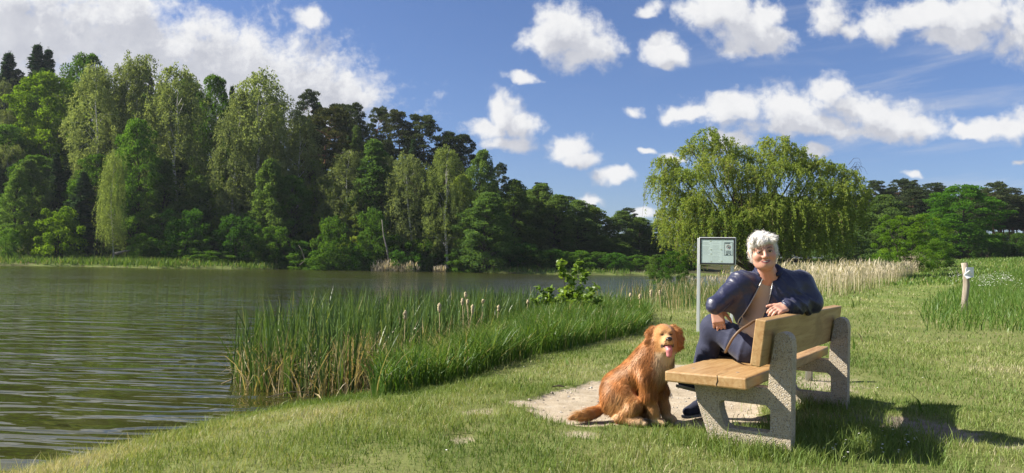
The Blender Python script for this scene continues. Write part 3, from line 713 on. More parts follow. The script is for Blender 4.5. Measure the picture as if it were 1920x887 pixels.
far = [
 # kind, px, top, d, width px, colour, label
 ('spruce', 20, 100, 150, 105, DK, 'dark spruce on the skyline at the left edge, first of three'),
 ('spruce', 64, 86, 150, 105, DK, 'tallest dark spruce on the skyline left of the bright maple'),
 ('spruce', 96, 97, 152, 84, DK, 'narrow dark spruce tip beside the bright maple on the skyline'),
 ('fullpine', -25, 125, 145, 120, DK, 'dark pine cut by the left edge behind the bank trees'),
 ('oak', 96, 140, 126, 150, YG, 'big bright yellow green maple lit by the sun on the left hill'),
 ('oak', 168, 102, 138, 105, (1.0, 1.0, .9), 'round topped green oak rising behind the bright maple'),
 ('oak', 10, 235, 120, 110, MID, 'mid green broad tree at the left edge below the dark spruces'),
 ('birch', 192, 122, 114, 95, LG, 'pale birch just right of the bright maple'),
 ('birch', 236, 120, 117, 80, MID, 'greyish birch behind the weeping birch'),
 ('birch', 282, 103, 119, 105, LG, 'tall rounded pale birch whose top is the highest on the far shore'),
 ('birch', 340, 122, 114, 112, LG, 'broad pale birch with drooping twigs left of the green oak'),
 ('oak', 402, 141, 124, 82, (1.1, 1.1, .8), 'fresh green oak top standing between two pale birches'),
 ('birch', 442, 170, 110, 82, MID, 'birch with white trunk in front of the tall airy birch'),
 ('birch', 484, 134, 112, 118, LG, 'tall airy birch with two open feathery tops'),
 ('birch', 528, 190, 115, 74, MID, 'birch at the right flank of the tall airy birch'),
 ('birch', 560, 212, 113, 84, LG, 'light birch left of the orange trunked pine'),
 ('weeping', 221, 283, 101, 62, (1.45, 1.5, 1.1), 'narrow weeping birch with hanging curtain of pale leaves near the shore'),
 ('slim', 32, 316, 103, 62, (1.5, 1.6, 1.2), 'light green conical young tree at the left bank'),
 ('spruce', 104, 288, 112, 72, MID, 'dark spruce behind the bright bushes on the left bank'),
 ('spruce', 150, 322, 106, 84, MID, 'wide layered spruce left of the weeping birch'),
 ('spruce', 66, 330, 114, 64, DK, 'shaded spruce between the conical young tree and the bright bushes'),
 ('shrub', 112, 388, 101, 96, (1.9, 1.6, .9), 'bright yellow green bush on the left bank, the larger of two'),
 ('shrub', 58, 418, 102, 58, (1.8, 1.6, .9), 'bright yellow green bush on the left bank, the smaller of two'),
 ('shrub', 14, 428, 99, 48, LG, 'small green bush at the left edge beside the water'),
 ('oak', 590, 302, 116, 78, YG, 'bright green young maple beside the orange trunked pine'),
 ('pine', 607, 198, 118, 118, (1.35, 1.15, 1), 'pine with a bare orange trunk in front of the pine row'),
 ('pine', 577, 170, 142, 72, DK, 'first pine of the skyline row, right of the tall airy birch'),
 ('pine', 622, 194, 142, 70, DK, 'second pine of the skyline row, above the orange trunked pine'),
 ('pine', 668, 195, 142, 76, MID, 'third pine of the skyline row, narrow and dark'),
 ('pine', 707, 199, 146, 62, MID, 'fourth pine of the skyline row, with tiered flat branches'),
 ('fullpine', 746, 204, 141, 112, (1.35, 1.2, 1.05), 'broad olive brown pine in the middle of the skyline row'),
 ('pine', 794, 214, 142, 96, MID, 'pine right of the broad olive pine on the skyline'),
 ('pine', 838, 245, 140, 78, DK, 'last but one pine of the skyline row'),
 ('pine', 866, 252, 144, 66, MID, 'last pine of the skyline row before the slope drops'),
 ('birch', 652, 280, 108, 86, LG, 'pale drooping tree in front of the skyline pines at the left'),
 ('slim', 692, 262, 108, 100, (1.1, 1.25, 1.1), 'pointed green tree below the broad olive pine'),
 ('birch', 728, 292, 110, 76, MID, 'shaded birch between the pointed green tree and the next pale one'),
 ('birch', 774, 290, 107, 92, LG, 'pale layered birch under the skyline pines'),
 ('birch', 842, 275, 104, 80, (1.3, 1.35, 1.0), 'slender light birch with leaning trunks at the lake bend'),
 ('alder', 896, 282, 112, 84, MID, 'tall green tree closing the row at the lake bend'),
 ('alder', 914, 362, 101, 112, (1.1, 1.2, 1.1), 'round alder on a visible trunk at the point of the far shore'),
 ('pine', 932, 306, 130, 42, DK, 'small dark pine tip above the alders past the lake bend'),
 ('alder', 962, 338, 112, 96, (1.2, 1.2, .9), 'first alder of the slope past the lake bend'),
 ('alder', 1004, 345, 116, 100, MID, 'second alder of the slope past the lake bend'),
 ('alder', 1045, 366, 114, 96, (1.2, 1.2, 1), 'third alder of the slope past the lake bend'),
 ('alder', 1084, 376, 118, 92, MID, 'fourth alder of the slope past the lake bend'),
 ('alder', 1122, 388, 120, 88, (1.25, 1.2, .9), 'fifth alder of the slope past the lake bend'),
 ('alder', 1160, 396, 122, 84, MID, 'sixth alder of the slope past the lake bend'),
 ('alder', 1198, 408, 124, 80, (1.2, 1.2, 1), 'seventh alder of the slope, nearly at the willow'),
 ('alder', 1232, 412, 128, 76, MID, 'last alder of the slope, beside the willow'),
 ('pine', 1014, 343, 140, 52, DK, 'dark pine on the ridge above the second alder'),
 ('pine', 1074, 368, 142, 50, DK, 'dark pine on the ridge above the fourth alder'),
 ('pine', 1112, 384, 146, 40, DK, 'small dark pine on the ridge above the fifth alder'),
 ('pine', 1172, 390, 146, 46, DK, 'dark pine on the ridge above the sixth alder'),
 ('alder', 1235, 478, 84, 56, (1.1, 1.15, .9), 'low young alder at the water left of the willow'),
]
for (kd, px, top, d, w, c, lb) in far: plant(kd, px, top, d, w * {'birch': 1.28, 'oak': 1.12, 'slim': 1.15, 'alder': 1.12, 'pine': 1.1}.get(kd, 1), lb, 'bush' if kd == 'shrub' else 'tree', color=c)
# undergrowth along the far shore
MARKS = [(20, 'the conical young tree'), (110, 'the bright bushes'), (221, 'the weeping birch'), (340, 'the broad pale birch'), (484, 'the tall airy birch'), (607, 'the orange trunked pine'), (720, 'the dead leaning trunk'), (842, 'the slender light birch'), (914, 'the round alder'), (1004, 'the second alder of the slope'), (1084, 'the fourth alder of the slope'), (1160, 'the sixth alder of the slope'), (1232, 'the last alder')]
USED = {}
def near_mark(px):
    k = min(range(len(MARKS)), key=lambda q: abs(MARKS[q][0] - px)); m_, nm = MARKS[k]
    return ('left of ' if px < m_ - 12 else 'right of ' if px > m_ + 12 else 'right below ') + nm
def uniq(base, px):
    l = base + ' ' + near_mark(px); n_ = USED.get(l, 0); USED[l] = n_ + 1
    return l if n_ == 0 else ['next', 'third', 'fourth', 'fifth'][min(n_ - 1, 3)] + ' ' + l
def und_label(px, top): return uniq(('tall' if top < 430 else 'low' if top > 460 else 'middling') + ' green undergrowth bush', px)
und = [(270, 438), (300, 452), (345, 392), (368, 440), (405, 470), (452, 404), (480, 452), (516, 424), (548, 452), (600, 470), (622, 406), (648, 452), (560, 470), (700, 392), (675, 470), (735, 440), (790, 448), (760, 470), (320, 468), (870, 470), (965, 455), (1000, 470), (950, 440), (1040, 468), (1080, 470), (1120, 472), (1160, 474), (1200, 478)]
for kx, (px, top) in enumerate(und):
    plant('shrub', px, top, 99 + 6 * rng.random() + (5 if px > 900 else 0), rng.uniform(58, 100), und_label(px, top), 'bush', 'undergrowth bushes along the far shore', color=(LG if kx % 3 == 0 else MID if kx % 3 == 1 else (.85, 1.05, 1.0)))
for kx, (px, top, kd) in enumerate([(258, 225, 'oak'), (312, 300, 'slim'), (372, 330, 'alder'), (428, 300, 'oak'), (470, 340, 'slim'), (505, 300, 'alder'), (545, 330, 'oak'), (632, 345, 'alder'), (712, 340, 'slim'), (758, 360, 'alder'), (812, 330, 'slim'), (866, 330, 'alder'), (290, 370, 'alder'), (400, 385, 'slim'), (575, 390, 'alder'), (670, 385, 'alder'), (60, 300, 'alder'), (185, 290, 'oak')]):
    plant(kd, px, top, 107 + (kx % 5) * 1.6, 96, uniq('young green tree filling the gap', px), 'tree', 'young trees filling the gaps of the front row', color=(YG if kx % 4 == 3 else LG))
# the wood behind
SKY_X = [-120, 0, 100, 170, 280, 340, 400, 480, 540, 580, 700, 800, 860, 900, 960, 1040, 1120, 1200, 1300]
SKY_Y = [130, 108, 104, 106, 106, 124, 145, 140, 185, 176, 202, 224, 254, 288, 330, 362, 388, 404, 424]
kk = 0
for d in (116, 126, 137, 150):
    for px in np.arange(-110, 1300, 34 if d < 140 else 42):
        px = px + rng.uniform(-14, 14); sy = np.interp(px, SKY_X, SKY_Y)
        top = sy + rng.uniform(14, 60) + (150 - d) * rng.uniform(.6, 3.2) * (1 if px < 900 else .35)
        if px < 900 and d < 130: top = sy + (rng.uniform(150, 230) if d == 116 else rng.uniform(80, 150))
        if px > 900: kd = ['alder', 'slim', 'alder', 'pine'][kk % 4]
        elif px > 560: kd = ['pine', 'fullpine', 'spruce', 'slim'][kk % 4]
        else: kd = ['birch', 'spruce', 'alder', 'fullpine', 'birch', 'oak'][kk % 6]
        kk += 1
        w = {'pine': 70, 'fullpine': 85, 'spruce': 66, 'slim': 70, 'alder': 92, 'birch': 84, 'oak': 110}[kd] * 120 / d
        kn = {'pine': 'dark pine', 'fullpine': 'dark full pine', 'spruce': 'dark spruce', 'slim': 'slim green tree', 'alder': 'green broadleaf tree', 'birch': 'grey green birch', 'oak': 'green oak'}[kd]
        row = {116: 'second', 126: 'third', 137: 'fourth', 150: 'last'}[d]
        plant(kd, px, top, d, w, uniq(f'{kn}, {row} row of the wood,', px), 'tree', f'{kn.replace("birch", "birche")}s in the wood behind the far shore', color=(1.1, 1.1, 1.05) if px < 900 else (1.2, 1.2, 1.05))
ORD = ['first', 'second', 'third', 'fourth', 'fifth', 'sixth', 'seventh', 'eighth', 'ninth', 'tenth', 'eleventh', 'twelfth']
def rl(base):
    n_ = USED.get(base, 0); USED[base] = n_ + 1
    return ORD[min(n_, 11)] + ' from the left, ' + base
# right of the willow
rt = [
 ('pine', 1640, 338, 150, 66, MID, 'pine on the skyline just right of the willow'),
 ('pine', 1682, 335, 150, 70, DK, 'second pine on the skyline right of the willow'),
 ('pine', 1706, 338, 154, 60, MID, 'third pine on the skyline right of the willow'),
 ('pine', 1738, 344, 150, 74, DK, 'pine rising just left of the big round oak'),
 ('pine', 1768, 352, 156, 60, MID, 'pine top peeping over the big round oak'),
 ('oak', 1800, 348, 118, 150, (1.0, 1.25, .75), 'big round rich green oak at the edge of the meadow'),
 ('alder', 1652, 366, 116, 130, (1.15, 1.15, 1.05), 'dull green broad tree between the willow and the oak'),
 ('alder', 1620, 400, 104, 120, MID, 'shaded green tree behind the right side of the willow'),
 ('alder', 1580, 420, 100, 120, DK, 'dark green tree behind the willow, low on its right'),
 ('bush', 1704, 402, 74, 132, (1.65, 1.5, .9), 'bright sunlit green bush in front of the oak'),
 ('shrub', 1758, 450, 84, 70, MID, 'small dark bush between the bright bush and the oak'),
 ('shrub', 1660, 470, 80, 70, DK, 'low dark bush behind the dry reeds'),
 ('pine', 1857, 341, 134, 72, MID, 'tall pine with flat crown right of the oak'),
 ('shrub', 1846, 440, 124, 60, DK, 'dark shrub under the right flank of the oak'),
]
for (kd, px, top, d, w, c, lb) in rt: plant(kd, px, top, d, w, lb, 'bush' if kd in ('shrub', 'bush') else 'tree', color=c)
for d in (136, 146, 156, 168):
    for px in np.arange(1825, 2030, 24):
        px = px + rng.uniform(-9, 9)
        plant('pine', px, 352 + rng.uniform(0, 16) + (px > 1900) * 6, d, rng.uniform(44, 62), rl(f'slender orange trunked pine, {dict([(136, "front"), (146, "second"), (156, "third"), (168, "back")])[d]} row of the right edge wood'), 'tree', 'pines of the wood at the right edge', color=(1.15, 1.05, 1), var=int(rng.integers(0, 4)))
for px in np.arange(1790, 2060, 26):
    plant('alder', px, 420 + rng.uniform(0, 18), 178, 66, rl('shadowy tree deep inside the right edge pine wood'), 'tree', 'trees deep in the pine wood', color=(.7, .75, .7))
for px in np.arange(1835, 2030, 22):
    plant('shrub', px, 432 + rng.uniform(0, 26), 128 + rng.uniform(0, 6), rng.uniform(50, 76), rl('low bush along the meadow edge before the pine wood'), 'bush', 'bushes along the edge of the pine wood', color=(1.0, 1.0, .95))
for d in (128, 142, 160):
    for px in np.arange(1400, 1840, 40):
        px = px + rng.uniform(-12, 12); kd = 'alder' if d < 140 else 'pine'
        plant(kd, px, rng.uniform(352, 385) + (30 if d < 140 else 0), d, 84, rl(('green broadleaf tree' if kd == 'alder' else 'dark pine' if d < 150 else 'far dark pine') + ' half hidden behind the willow and the oak'), 'tree', ('green trees' if kd == 'alder' else 'dark pines') + ' behind the willow and the oak', color=(.95, 1, .95))

# the big willow: umbrellas of twigs whose ends hang down in curtains
def willow():
    d = 62; base = at(1415, 528, d); z = tz(base.x, d) - .1; u = d / FPX
    N_ = [(1326, 268, 34, 0), (1296, 290, 30, .8), (1248, 312, 26, 0), (1240, 345, 26, -.6), (1268, 335, 32, 1), (1360, 285, 34, -.5), (1394, 298, 30, .6), (1340, 320, 44, -1.6), (1300, 340, 40, -1.6), (1385, 340, 42, -1.8),
          (1454, 280, 34, 0), (1486, 296, 34, .6), (1428, 308, 32, -.5), (1505, 318, 36, -.4), (1465, 330, 46, -1.8), (1420, 350, 40, -2),
          (1533, 318, 30, 0), (1566, 326, 28, .3), (1592, 338, 24, 0), (1606, 362, 24, -.4), (1560, 362, 40, -1.6), (1520, 365, 42, -2), (1598, 385, 28, -1),
          (1262, 375, 34, -1), (1290, 395, 40, -2), (1252, 410, 26, 0), (1330, 385, 44, -2.6), (1355, 420, 44, -3.4), (1395, 415, 36, -3.2), (1440, 400, 46, -2.8), (1490, 405, 46, -2.8), (1545, 410, 44, -2.4), (1590, 415, 34, -1.5),
          (1275, 440, 38, -2), (1310, 450, 42, -3), (1430, 450, 42, -3.2), (1475, 455, 42, -3), (1520, 455, 40, -2.6), (1565, 450, 36, -2), (1300, 400, 40, 2.5), (1440, 390, 44, 3), (1520, 400, 44, 3), (1400, 440, 60, 2.5), (1480, 440, 60, 2.5), (1330, 440, 60, 2)]
    r_ = np.random.default_rng(77); LV = []; LT = []; tb = MB(); twm = []
    hub = np.array([0, 0, 1.6])
    for (px, py, rp, dy) in N_:
        c = np.array(at(px, py, d + dy)) - np.array([base.x, d, z]); R = rp * u * .98
        m1 = hub * .5 + c * .5 + np.array([0, 0, .5]) + r_.normal(0, .3, 3)
        tb.tube([hub * [1, 1, .4], hub + (c - hub) * .25 + r_.normal(0, .2, 3), m1, c + [0, 0, R * .3]], [.20, .15, .09, .03], 5, cap=False)
        ns = int(46 * (R / 1.4) ** 1.7) + 16; tn = r_.normal(0, .10)
        for k in range(ns):
            th = r_.uniform(0, 2 * pi); el = r_.uniform(.05, 1.25)
            p0 = c + R * np.array([cos(th) * cos(el) , sin(th) * cos(el), sin(el) * .8]) * r_.uniform(.55, 1.08)
            out = np.array([cos(th), sin(th), 0]); Ls = r_.gamma(4, .34) * (1.15 if py > 330 else .9); Ls = min(Ls, max(.5, p0[2] - .25))
            m = int(18 + Ls * 15); t_ = np.sort(r_.random(m))[:, None]
            ph = r_.uniform(0, 6, 3); curl = np.concatenate([np.sin(t_ * 9 + ph[0]), np.sin(t_ * 8 + ph[1]), 0 * t_], 1) * .10
            pts = p0 + out * (.45 * np.minimum(t_ * 2, 1) ** .7 * Ls * .45) + np.array([0, 0, 1.]) * (.20 * np.sin(np.minimum(t_ * 2.2, pi)) - Ls * t_ ** 1.5) + curl + r_.normal(0, .065, (m, 3))
            LV.append(leaf_quads(pts, .17 * r_.uniform(.7, 1.3, m), .075, np.tile([0, 0, -1.], (m, 1)) + out * .4, 1.5)[0])
            LT.append(np.clip(r_.normal(.52 + tn, .16, m) + r_.normal(0, .08), 0, 1))
            if k % 9 == 0 and len(twm) < 280: twm.append((p0, p0 + out * .35 * Ls * .6 + [0, 0, -.35 * Ls], p0 + out * .45 * Ls * .6 + [0, 0, -Ls * .9]))
    V = np.concatenate(LV); T = np.concatenate(LT)
    r = empty('willow_tree', (base.x, d, z))
    tag(r, 'big yellow green weeping willow with tangled drooping twigs at the end of the lake', 'tree')
    tb.tube([(-.3, 0, -.2), (-.1, .1, .9), (0, 0, 1.9)], [.62, .5, .42], 10); tb.tube([(.9, .4, -.2), (.7, .3, 1.1), (.3, .1, 2.2)], [.4, .34, .25], 8)
    tb.build('trunk', BK['willow'], r, True)
    link('crown', mesh_np('crown', V, [np.arange(len(V)).reshape(-1, 4)], tint=T), G['willow'], r)
    tw = MB()
    for p in twm: tw.tube(p, [.020, .014, .008], 3, cap=False)
    for k in range(10):
        p = np.array(at(1600 + r_.uniform(-12, 8), 318 + r_.uniform(-10, 10), d)) - np.array([base.x, d, z]); q = p + [r_.uniform(-.2, .9), 0, r_.uniform(-.2, .7)]
        tw.tube([p, (p + q) / 2 + [0, 0, .25], q, q + [.25, 0, -.5]], [.02, .015, .01, .006], 3, cap=False)
    o = tw.build('twigs', BK['willow'], r); o['kind'] = 'stuff'
willow()
plant('bush', 1268, 470, 58, 92, 'dark green bush at the waterside under the left of the willow', 'bush', color=(.95, 1.05, 1.0))
# dead wood on the far shore
def dead(name, pts, r0, label):
    P = [np.array(at(*p)) for p in pts]; tb = MB(); tb.tube(P, np.linspace(r0, r0 * .3, len(P)), 6)
    o = tb.build(name, BK['pale'], None, True); tag(o, label, 'dead wood')
dead('dead_trunk', [(731, 505, 100), (726, 470, 100), (719, 440, 100), (716, 412, 100)], .16, 'bare pale dead trunk leaning behind the far straw reeds')
dead('fallen_branch', [(562, 497, 98), (572, 488, 98), (566, 470, 98), (560, 460, 98)], .05, 'bleached fallen branch on the far shore below the pale birch')
dead('fallen_log', [(216, 476, 100), (230, 472, 100), (244, 469, 100)], .22, 'fallen log lying at the foot of the weeping birch')
# ------------------------------------------------------------------ bench
GZ = -0.05
UX = Vector((0.55, 0.835, 0)).normalized(); VX = Vector((-UX.y, UX.x, 0))
BO = Vector((1.37, 4.49, 0))
def B(u, v, z): return BO + UX * u + VX * v + Vector((0, 0, z))
RB = np.array([UX[:], VX[:], (0, 0, 1)]).T        # columns: bench axes
wood, t, b = mat('oak_plank', (.42, .27, .12), .5)
tc = t.add('ShaderNodeTexCoord'); oc = tc.outputs['Object']
g1 = t.noise(t.vm('MULTIPLY', oc, (2.2, 26, 26)), 1.0, 5, .6, .8)
g2 = t.noise(t.vm('MULTIPLY', oc, (1.1, 4, 4)), 1.0, 4, .6, 1.2)
wv_ = t.add('ShaderNodeTexWave', wave_type='BANDS', bands_direction='Y'); t.put(wv_.inputs['Vector'], t.vm('MULTIPLY', oc, (.22, 1, 1)))
wv_.inputs['Scale'].default_value = 9; wv_.inputs['Distortion'].default_value = 5; wv_.inputs['Detail'].default_value = 3; wv_.inputs['Detail Scale'].default_value = 1.2
c = t.ramp(g1, [(.28, (.27, .145, .050)), (.5, (.40, .250, .105)), (.72, (.46, .315, .150))])
c = t.mixc(t.m('MULTIPLY', wv_.outputs['Fac'], .30), c, (.30, .155, .050))
c = t.mixc(t.m('MULTIPLY', t.smooth(g2, .52, .70), .55), c, (.20, .105, .040))
c = t.mixc(t.m('MULTIPLY', t.smooth(t.noise(t.vm('MULTIPLY', oc, (9, 40, 40)), 1, 3, .7), .60, .72), .5), c, (.15, .075, .03))
t.put(b.inputs['Base Color'], c); bump(t, b, g1, .35, .004)
conc, t, b = mat('exposed_aggregate_concrete', (.4, .36, .3), .85)
tc = t.add('ShaderNodeTexCoord'); oc = tc.outputs['Object']
vo = t.add('ShaderNodeTexVoronoi'); t.put(vo.inputs['Vector'], oc); vo.inputs['Scale'].default_value = 165
hsv = t.ramp(t.m('FRACT', t.m('MULTIPLY', vo.outputs['Distance'], 1.0)), [(0, (.56, .49, .37)), (.4, (.51, .44, .33)), (.65, (.38, .33, .25)), (.9, (.28, .24, .19))])
sx_ = t.add('ShaderNodeSeparateXYZ'); t.put(sx_.inputs[0], vo.outputs['Color'])
c = t.mixc(t.m('MULTIPLY', sx_.outputs[0], .5), hsv, (.50, .38, .24), 'MIX')
c = t.mixc(t.smooth(sx_.outputs[1], .80, .92), c, (.50, .47, .42))
c = t.mixc(t.smooth(sx_.outputs[2], .84, .92), c, (.25, .21, .17))
c = t.mixc(t.m('MULTIPLY', t.smooth(t.noise(oc, 9, 4, .65), .48, .68), .45), c, (.28, .25, .19))
t.put(b.inputs['Base Color'], c); bump(t, b, t.m('SUBTRACT', 1.0, vo.outputs['Distance']), .8, .006)
steel, t, b = mat('galvanised_steel', (.45, .46, .46), .4, Metallic=.8)

def plank(name, L, Wd, Th, parent, loc, rot, bev=.008, seed=0, sub=18):
    """sawn plank along local x with slightly wavy edges"""
    r_ = np.random.default_rng(seed)
    bm = MB(); xs = np.linspace(0, L, sub); V = []
    prof = [(-1, -1), (-1 + .06, -1), (1, -1), (1, 1), (-1, 1)]
    ring = []
    for (sy, sz) in ((0, 0), (1, 0), (1, 1), (0, 1)): ring.append((sy * Wd, sz * Th))
    ring = np.array(ring); n = len(ring)
    wob = r_.normal(0, .0016, (sub, n, 2)).cumsum(0) * .5; wob -= wob.mean(0)
    for k, x in enumerate(xs):
        for m_ in range(n): V.append((x, ring[m_, 0] + wob[k, m_, 0], ring[m_, 1] + wob[k, m_, 1]))
    i = np.arange(n); j = (i + 1) % n
    Q = np.concatenate([np.stack([k * n + i, (k + 1) * n + i, (k + 1) * n + j, k * n + j], 1) for k in range(sub - 1)])
    Q = np.concatenate([Q, [[0, 1, 2, 3]], [[(sub - 1) * n + 3, (sub - 1) * n + 2, (sub - 1) * n + 1, (sub - 1) * n]]])
    bm.add(V, Q)
    o = bm.build(name, wood, parent, bevel=bev); o.matrix_parent_inverse = Matrix(); o.location = loc; o.rotation_euler = rot
    return o
bench = empty('park_bench', B(1.1, .15, GZ), math.atan2(UX.y, UX.x))
tag(bench, 'wooden bench with thick oak seat and backrest planks on two pebbled concrete supports', 'bench')
loc = lambda u, v, z: (u - 1.1, v - .15, z - GZ)
seat = plank('seat', 2.27, .50, .068, bench, loc(0, 0, .33), (0, 0, 0), .010, 5)
back = plank('backrest', 2.22, .062, .272, bench, loc(.02, -.072, .468), (radians(7), 0, 0), .006, 6)
# drying crack in the seat's end and hairline gap along it
ck = MB()
ckp = [(-.0015, .20, .398 - .33), (.05, .205, .3985 - .33), (.11, .196, .3985 - .33), (.17, .206, .3985 - .33)]
crk, t, b = mat('dark_crack', (.06, .032, .015), .9)
ck.tube([(.0, .175, .064), (-.0008, .172, .04), (-.0008, .180, .02), (0, .176, .002)], [.0022, .003, .0025, .0015], 4)
ck.tube([(0, .176, .0685), (.06, .182, .0688), (.14, .172, .0688), (.30, .181, .0685)], [.0028, .0024, .002, .001], 4)
ck.build('crack', crk, seat)
for (u, v) in ((.22, .12), (.22, .40), (2.0, .12), (2.0, .40)):
    m_ = MB(); m_.tube([(u, v, .0665), (u, v, .071)], [.011, .011], 10); m_.build('bolt', steel, seat)
def support(u0):
    """concrete side frame: raked front leg, foot rail, tall rear post with rounded top"""
    # outline in (v, z): outer loop and inner opening
    th = .105
    def arc(cx, cz, r, a0, a1, n): return [(cx + r * cos(radians(a)), cz + r * sin(radians(a))) for a in np.linspace(a0, a1, n)]
    outer = [(-.205, -.08)] + [(.25, -.08), (.285, -.06), (.292, .0), (.30, .03), (.36, .20), (.385, .318), (.375, .3295), (-.02, .3295), (-.072, .3295), (-.078, .45), (-.105, .60)]
    outer += arc(-.155, .612, .052, 10, 170, 8) + [(-.212, .58), (-.207, .3)]
    inner = [(-.085, .085)] + [(-.07, .065), (.16, .065), (.185, .08), (.215, .16), (.222, .205), (.205, .225), (-.06, .225), (-.085, .20)]
    import bmesh
    bm = bmesh.new()
    def loop(pts, u): return [bm.verts.new((u, v, z)) for v, z in pts]
    for u, flip in ((-th / 2, False), (th / 2, True)):
        a = loop(outer, u); bb = loop(inner, u)
        ea = [bm.edges.new((a[k], a[(k + 1) % len(a)])) for k in range(len(a))]
        eb = [bm.edges.new((bb[k], bb[(k + 1) % len(bb)])) for k in range(len(bb))]
        bmesh.ops.triangle_fill(bm, use_beauty=True, edges=ea + eb)
        if not flip: A1, B1 = a, bb
        else:
            for X, Y in ((A1, a), (B1, bb)):
                for k in range(len(X)):
                    k2 = (k + 1) % len(X); bm.faces.new((X[k], X[k2], Y[k2], Y[k]))
    bmesh.ops.recalc_face_normals(bm, faces=bm.faces)
    me = bpy.data.meshes.new('support'); bm.to_mesh(me); bm.free()
    o = link('support', me, conc, bench)
    o.location = loc(u0, 0, 0)
    bv = o.modifiers.new('bevel', 'BEVEL'); bv.width = .014; bv.segments = 3; bv.limit_method = 'ANGLE'; bv.angle_limit = radians(40)
    return o
support(.235); support(1.975)

# ------------------------------------------------------------------ info sign
alu, t, b = mat('painted_aluminium', (.62, .64, .63), .35, Metallic=.3)
blk, t, b = mat('black_rubber', (.012, .012, .014), .5)
paper, t, b = mat('paper', (.72, .77, .765), .9)
paper2, t, b = mat('paper_blue', (.65, .70, .705), .9)
board_, t, b = mat('board_back', (.64, .69, .69), .9)
ink, t, b = mat('ink', (.09, .10, .11), .7)
inkg, t, b = mat('ink_grey', (.50, .54, .54), .9)
red, t, b = mat('red_print', (.40, .05, .04), .6)
tape, t, b = mat('clear_tape', (.42, .42, .28), .4)
glass = bpy.data.materials.new('glass_pane'); glass.use_nodes = True
t = NT(glass.node_tree); t.n.clear(); tr_ = t.add('ShaderNodeBsdfTransparent'); tr_.inputs[0].default_value = (.92, .95, .94, 1)
gl_ = t.add('ShaderNodeBsdfGlossy'); gl_.inputs['Roughness'].default_value = .03; ms_ = t.add('ShaderNodeMixShader'); ms_.inputs[0].default_value = .03
t.l.new(tr_.outputs[0], ms_.inputs[1]); t.l.new(gl_.outputs[0], ms_.inputs[2]); oo = t.add('ShaderNodeOutputMaterial'); t.l.new(ms_.outputs[0], oo.inputs[0])
sp = at(1344, 620, 12.7)
sign = empty('info_sign', (sp.x, 12.7, tz(sp.x, 12.7)), radians(-22))
tag(sign, 'metal notice board in a black edged glazed frame on two grey posts behind the dog', 'sign')
sz = 1.05 - tz(sp.x, 12.7)         # camera height over the sign's foot
def zpx(py, px=1344): return at(px, py, 12.7).z - tz(sp.x, 12.7)
zb, ztop = zpx(497), zpx(445)
m_ = MB(); m_.box((-.30, .012, ztop / 2 - .15), (.052, .052, ztop + .27)); m_.build('post', alu, sign, bevel=.006)
m_ = MB(); m_.box((.232, .03, zb / 2 - .15), (.046, .046, zb + .30)); m_.build('post', alu, sign, bevel=.006)
bw, bh, cz = .585, ztop - zb, (ztop + zb) / 2
cab = empty_cab = None
m_ = MB(); m_.box((0, .0, cz), (bw, .06, bh)); cab = m_.build('cabinet', alu, sign, bevel=.008)
m_ = MB()
for (x, z, w_, h_) in ((0, bh / 2 - .022, bw - .02, .024), (0, -bh / 2 + .022, bw - .02, .024), (-bw / 2 + .022, 0, .024, bh - .0681), (bw / 2 - .022, 0, .024, bh - .0681)):
    m_.box((x, -.034, cz + z), (w_, .012, h_))
m_.build('frame', blk, cab)
iw, ih = bw - .068, bh - .068
m_ = MB(); m_.box((0, -.0315, cz), (iw, .003, ih)); m_.build('panel', board_, cab)
def sheet(cx, cz_, w_, h_, mt, lines, seed):
    """paper pinned to the panel; rows of print are thin flat strips too small to read"""
    r_ = np.random.default_rng(seed); x0, z0 = cx * iw, cz + cz_ * ih; w_, h_ = w_ * iw, h_ * ih
    m_ = MB(); m_.box((x0, -.0334, z0), (w_, .0006, h_)); p = m_.build('notice', mt, cab)
    q = MB(); n = lines
    for k in range(n):
        zz = z0 + h_ * (.42 - .84 * k / max(n - 1, 1)); ln_ = w_ * r_.uniform(.55, .86)
        if r_.random() < .15: continue
        q.box((x0 - w_ * .43 + ln_ / 2, -.0340, zz), (ln_, .0003, h_ / n * .34))
    if n: o = q.build('print', inkg, cab); o['kind'] = 'stuff'
sheet(-.335, .12, .31, .62, paper, 15, 1); sheet(-.02, .22, .31, .40, paper, 10, 2); sheet(-.02, -.22, .33, .46, paper, 12, 3)
sheet(.345, .10, .28, .56, paper2, 0, 4); sheet(-.335, -.34, .31, .26, paper2, 0, 5)
px_, pz_ = .345 * iw, cz + .10 * ih
q = MB(); 
for (x, z, w_, h_) in ((0, .27, .26, .012), (0, -.27, .26, .012), (-.127, 0, .008, .52), (.127, 0, .008, .52)): q.box((px_ + x * iw, -.0350, pz_ + z * ih), (w_ * iw, .0006, h_ * ih))
for k in range(5): q.box((px_, -.0352, pz_ - .08 * ih - k * .032 * ih), (.20 * iw * (.9 - .1 * (k % 2)), .0006, .010 * ih))
q.box((px_ - .03 * iw, -.0352, pz_ + .235 * ih), (.16 * iw, .0006, .03 * ih)); q.box((px_ - .05 * iw, -.0352, pz_ - .235 * ih), (.07 * iw, .0006, .03 * ih)); q.box((px_ + .06 * iw, -.0352, pz_ - .235 * ih), (.03 * iw, .0006, .03 * ih))
o = q.build('print', ink, cab); o['kind'] = 'stuff'
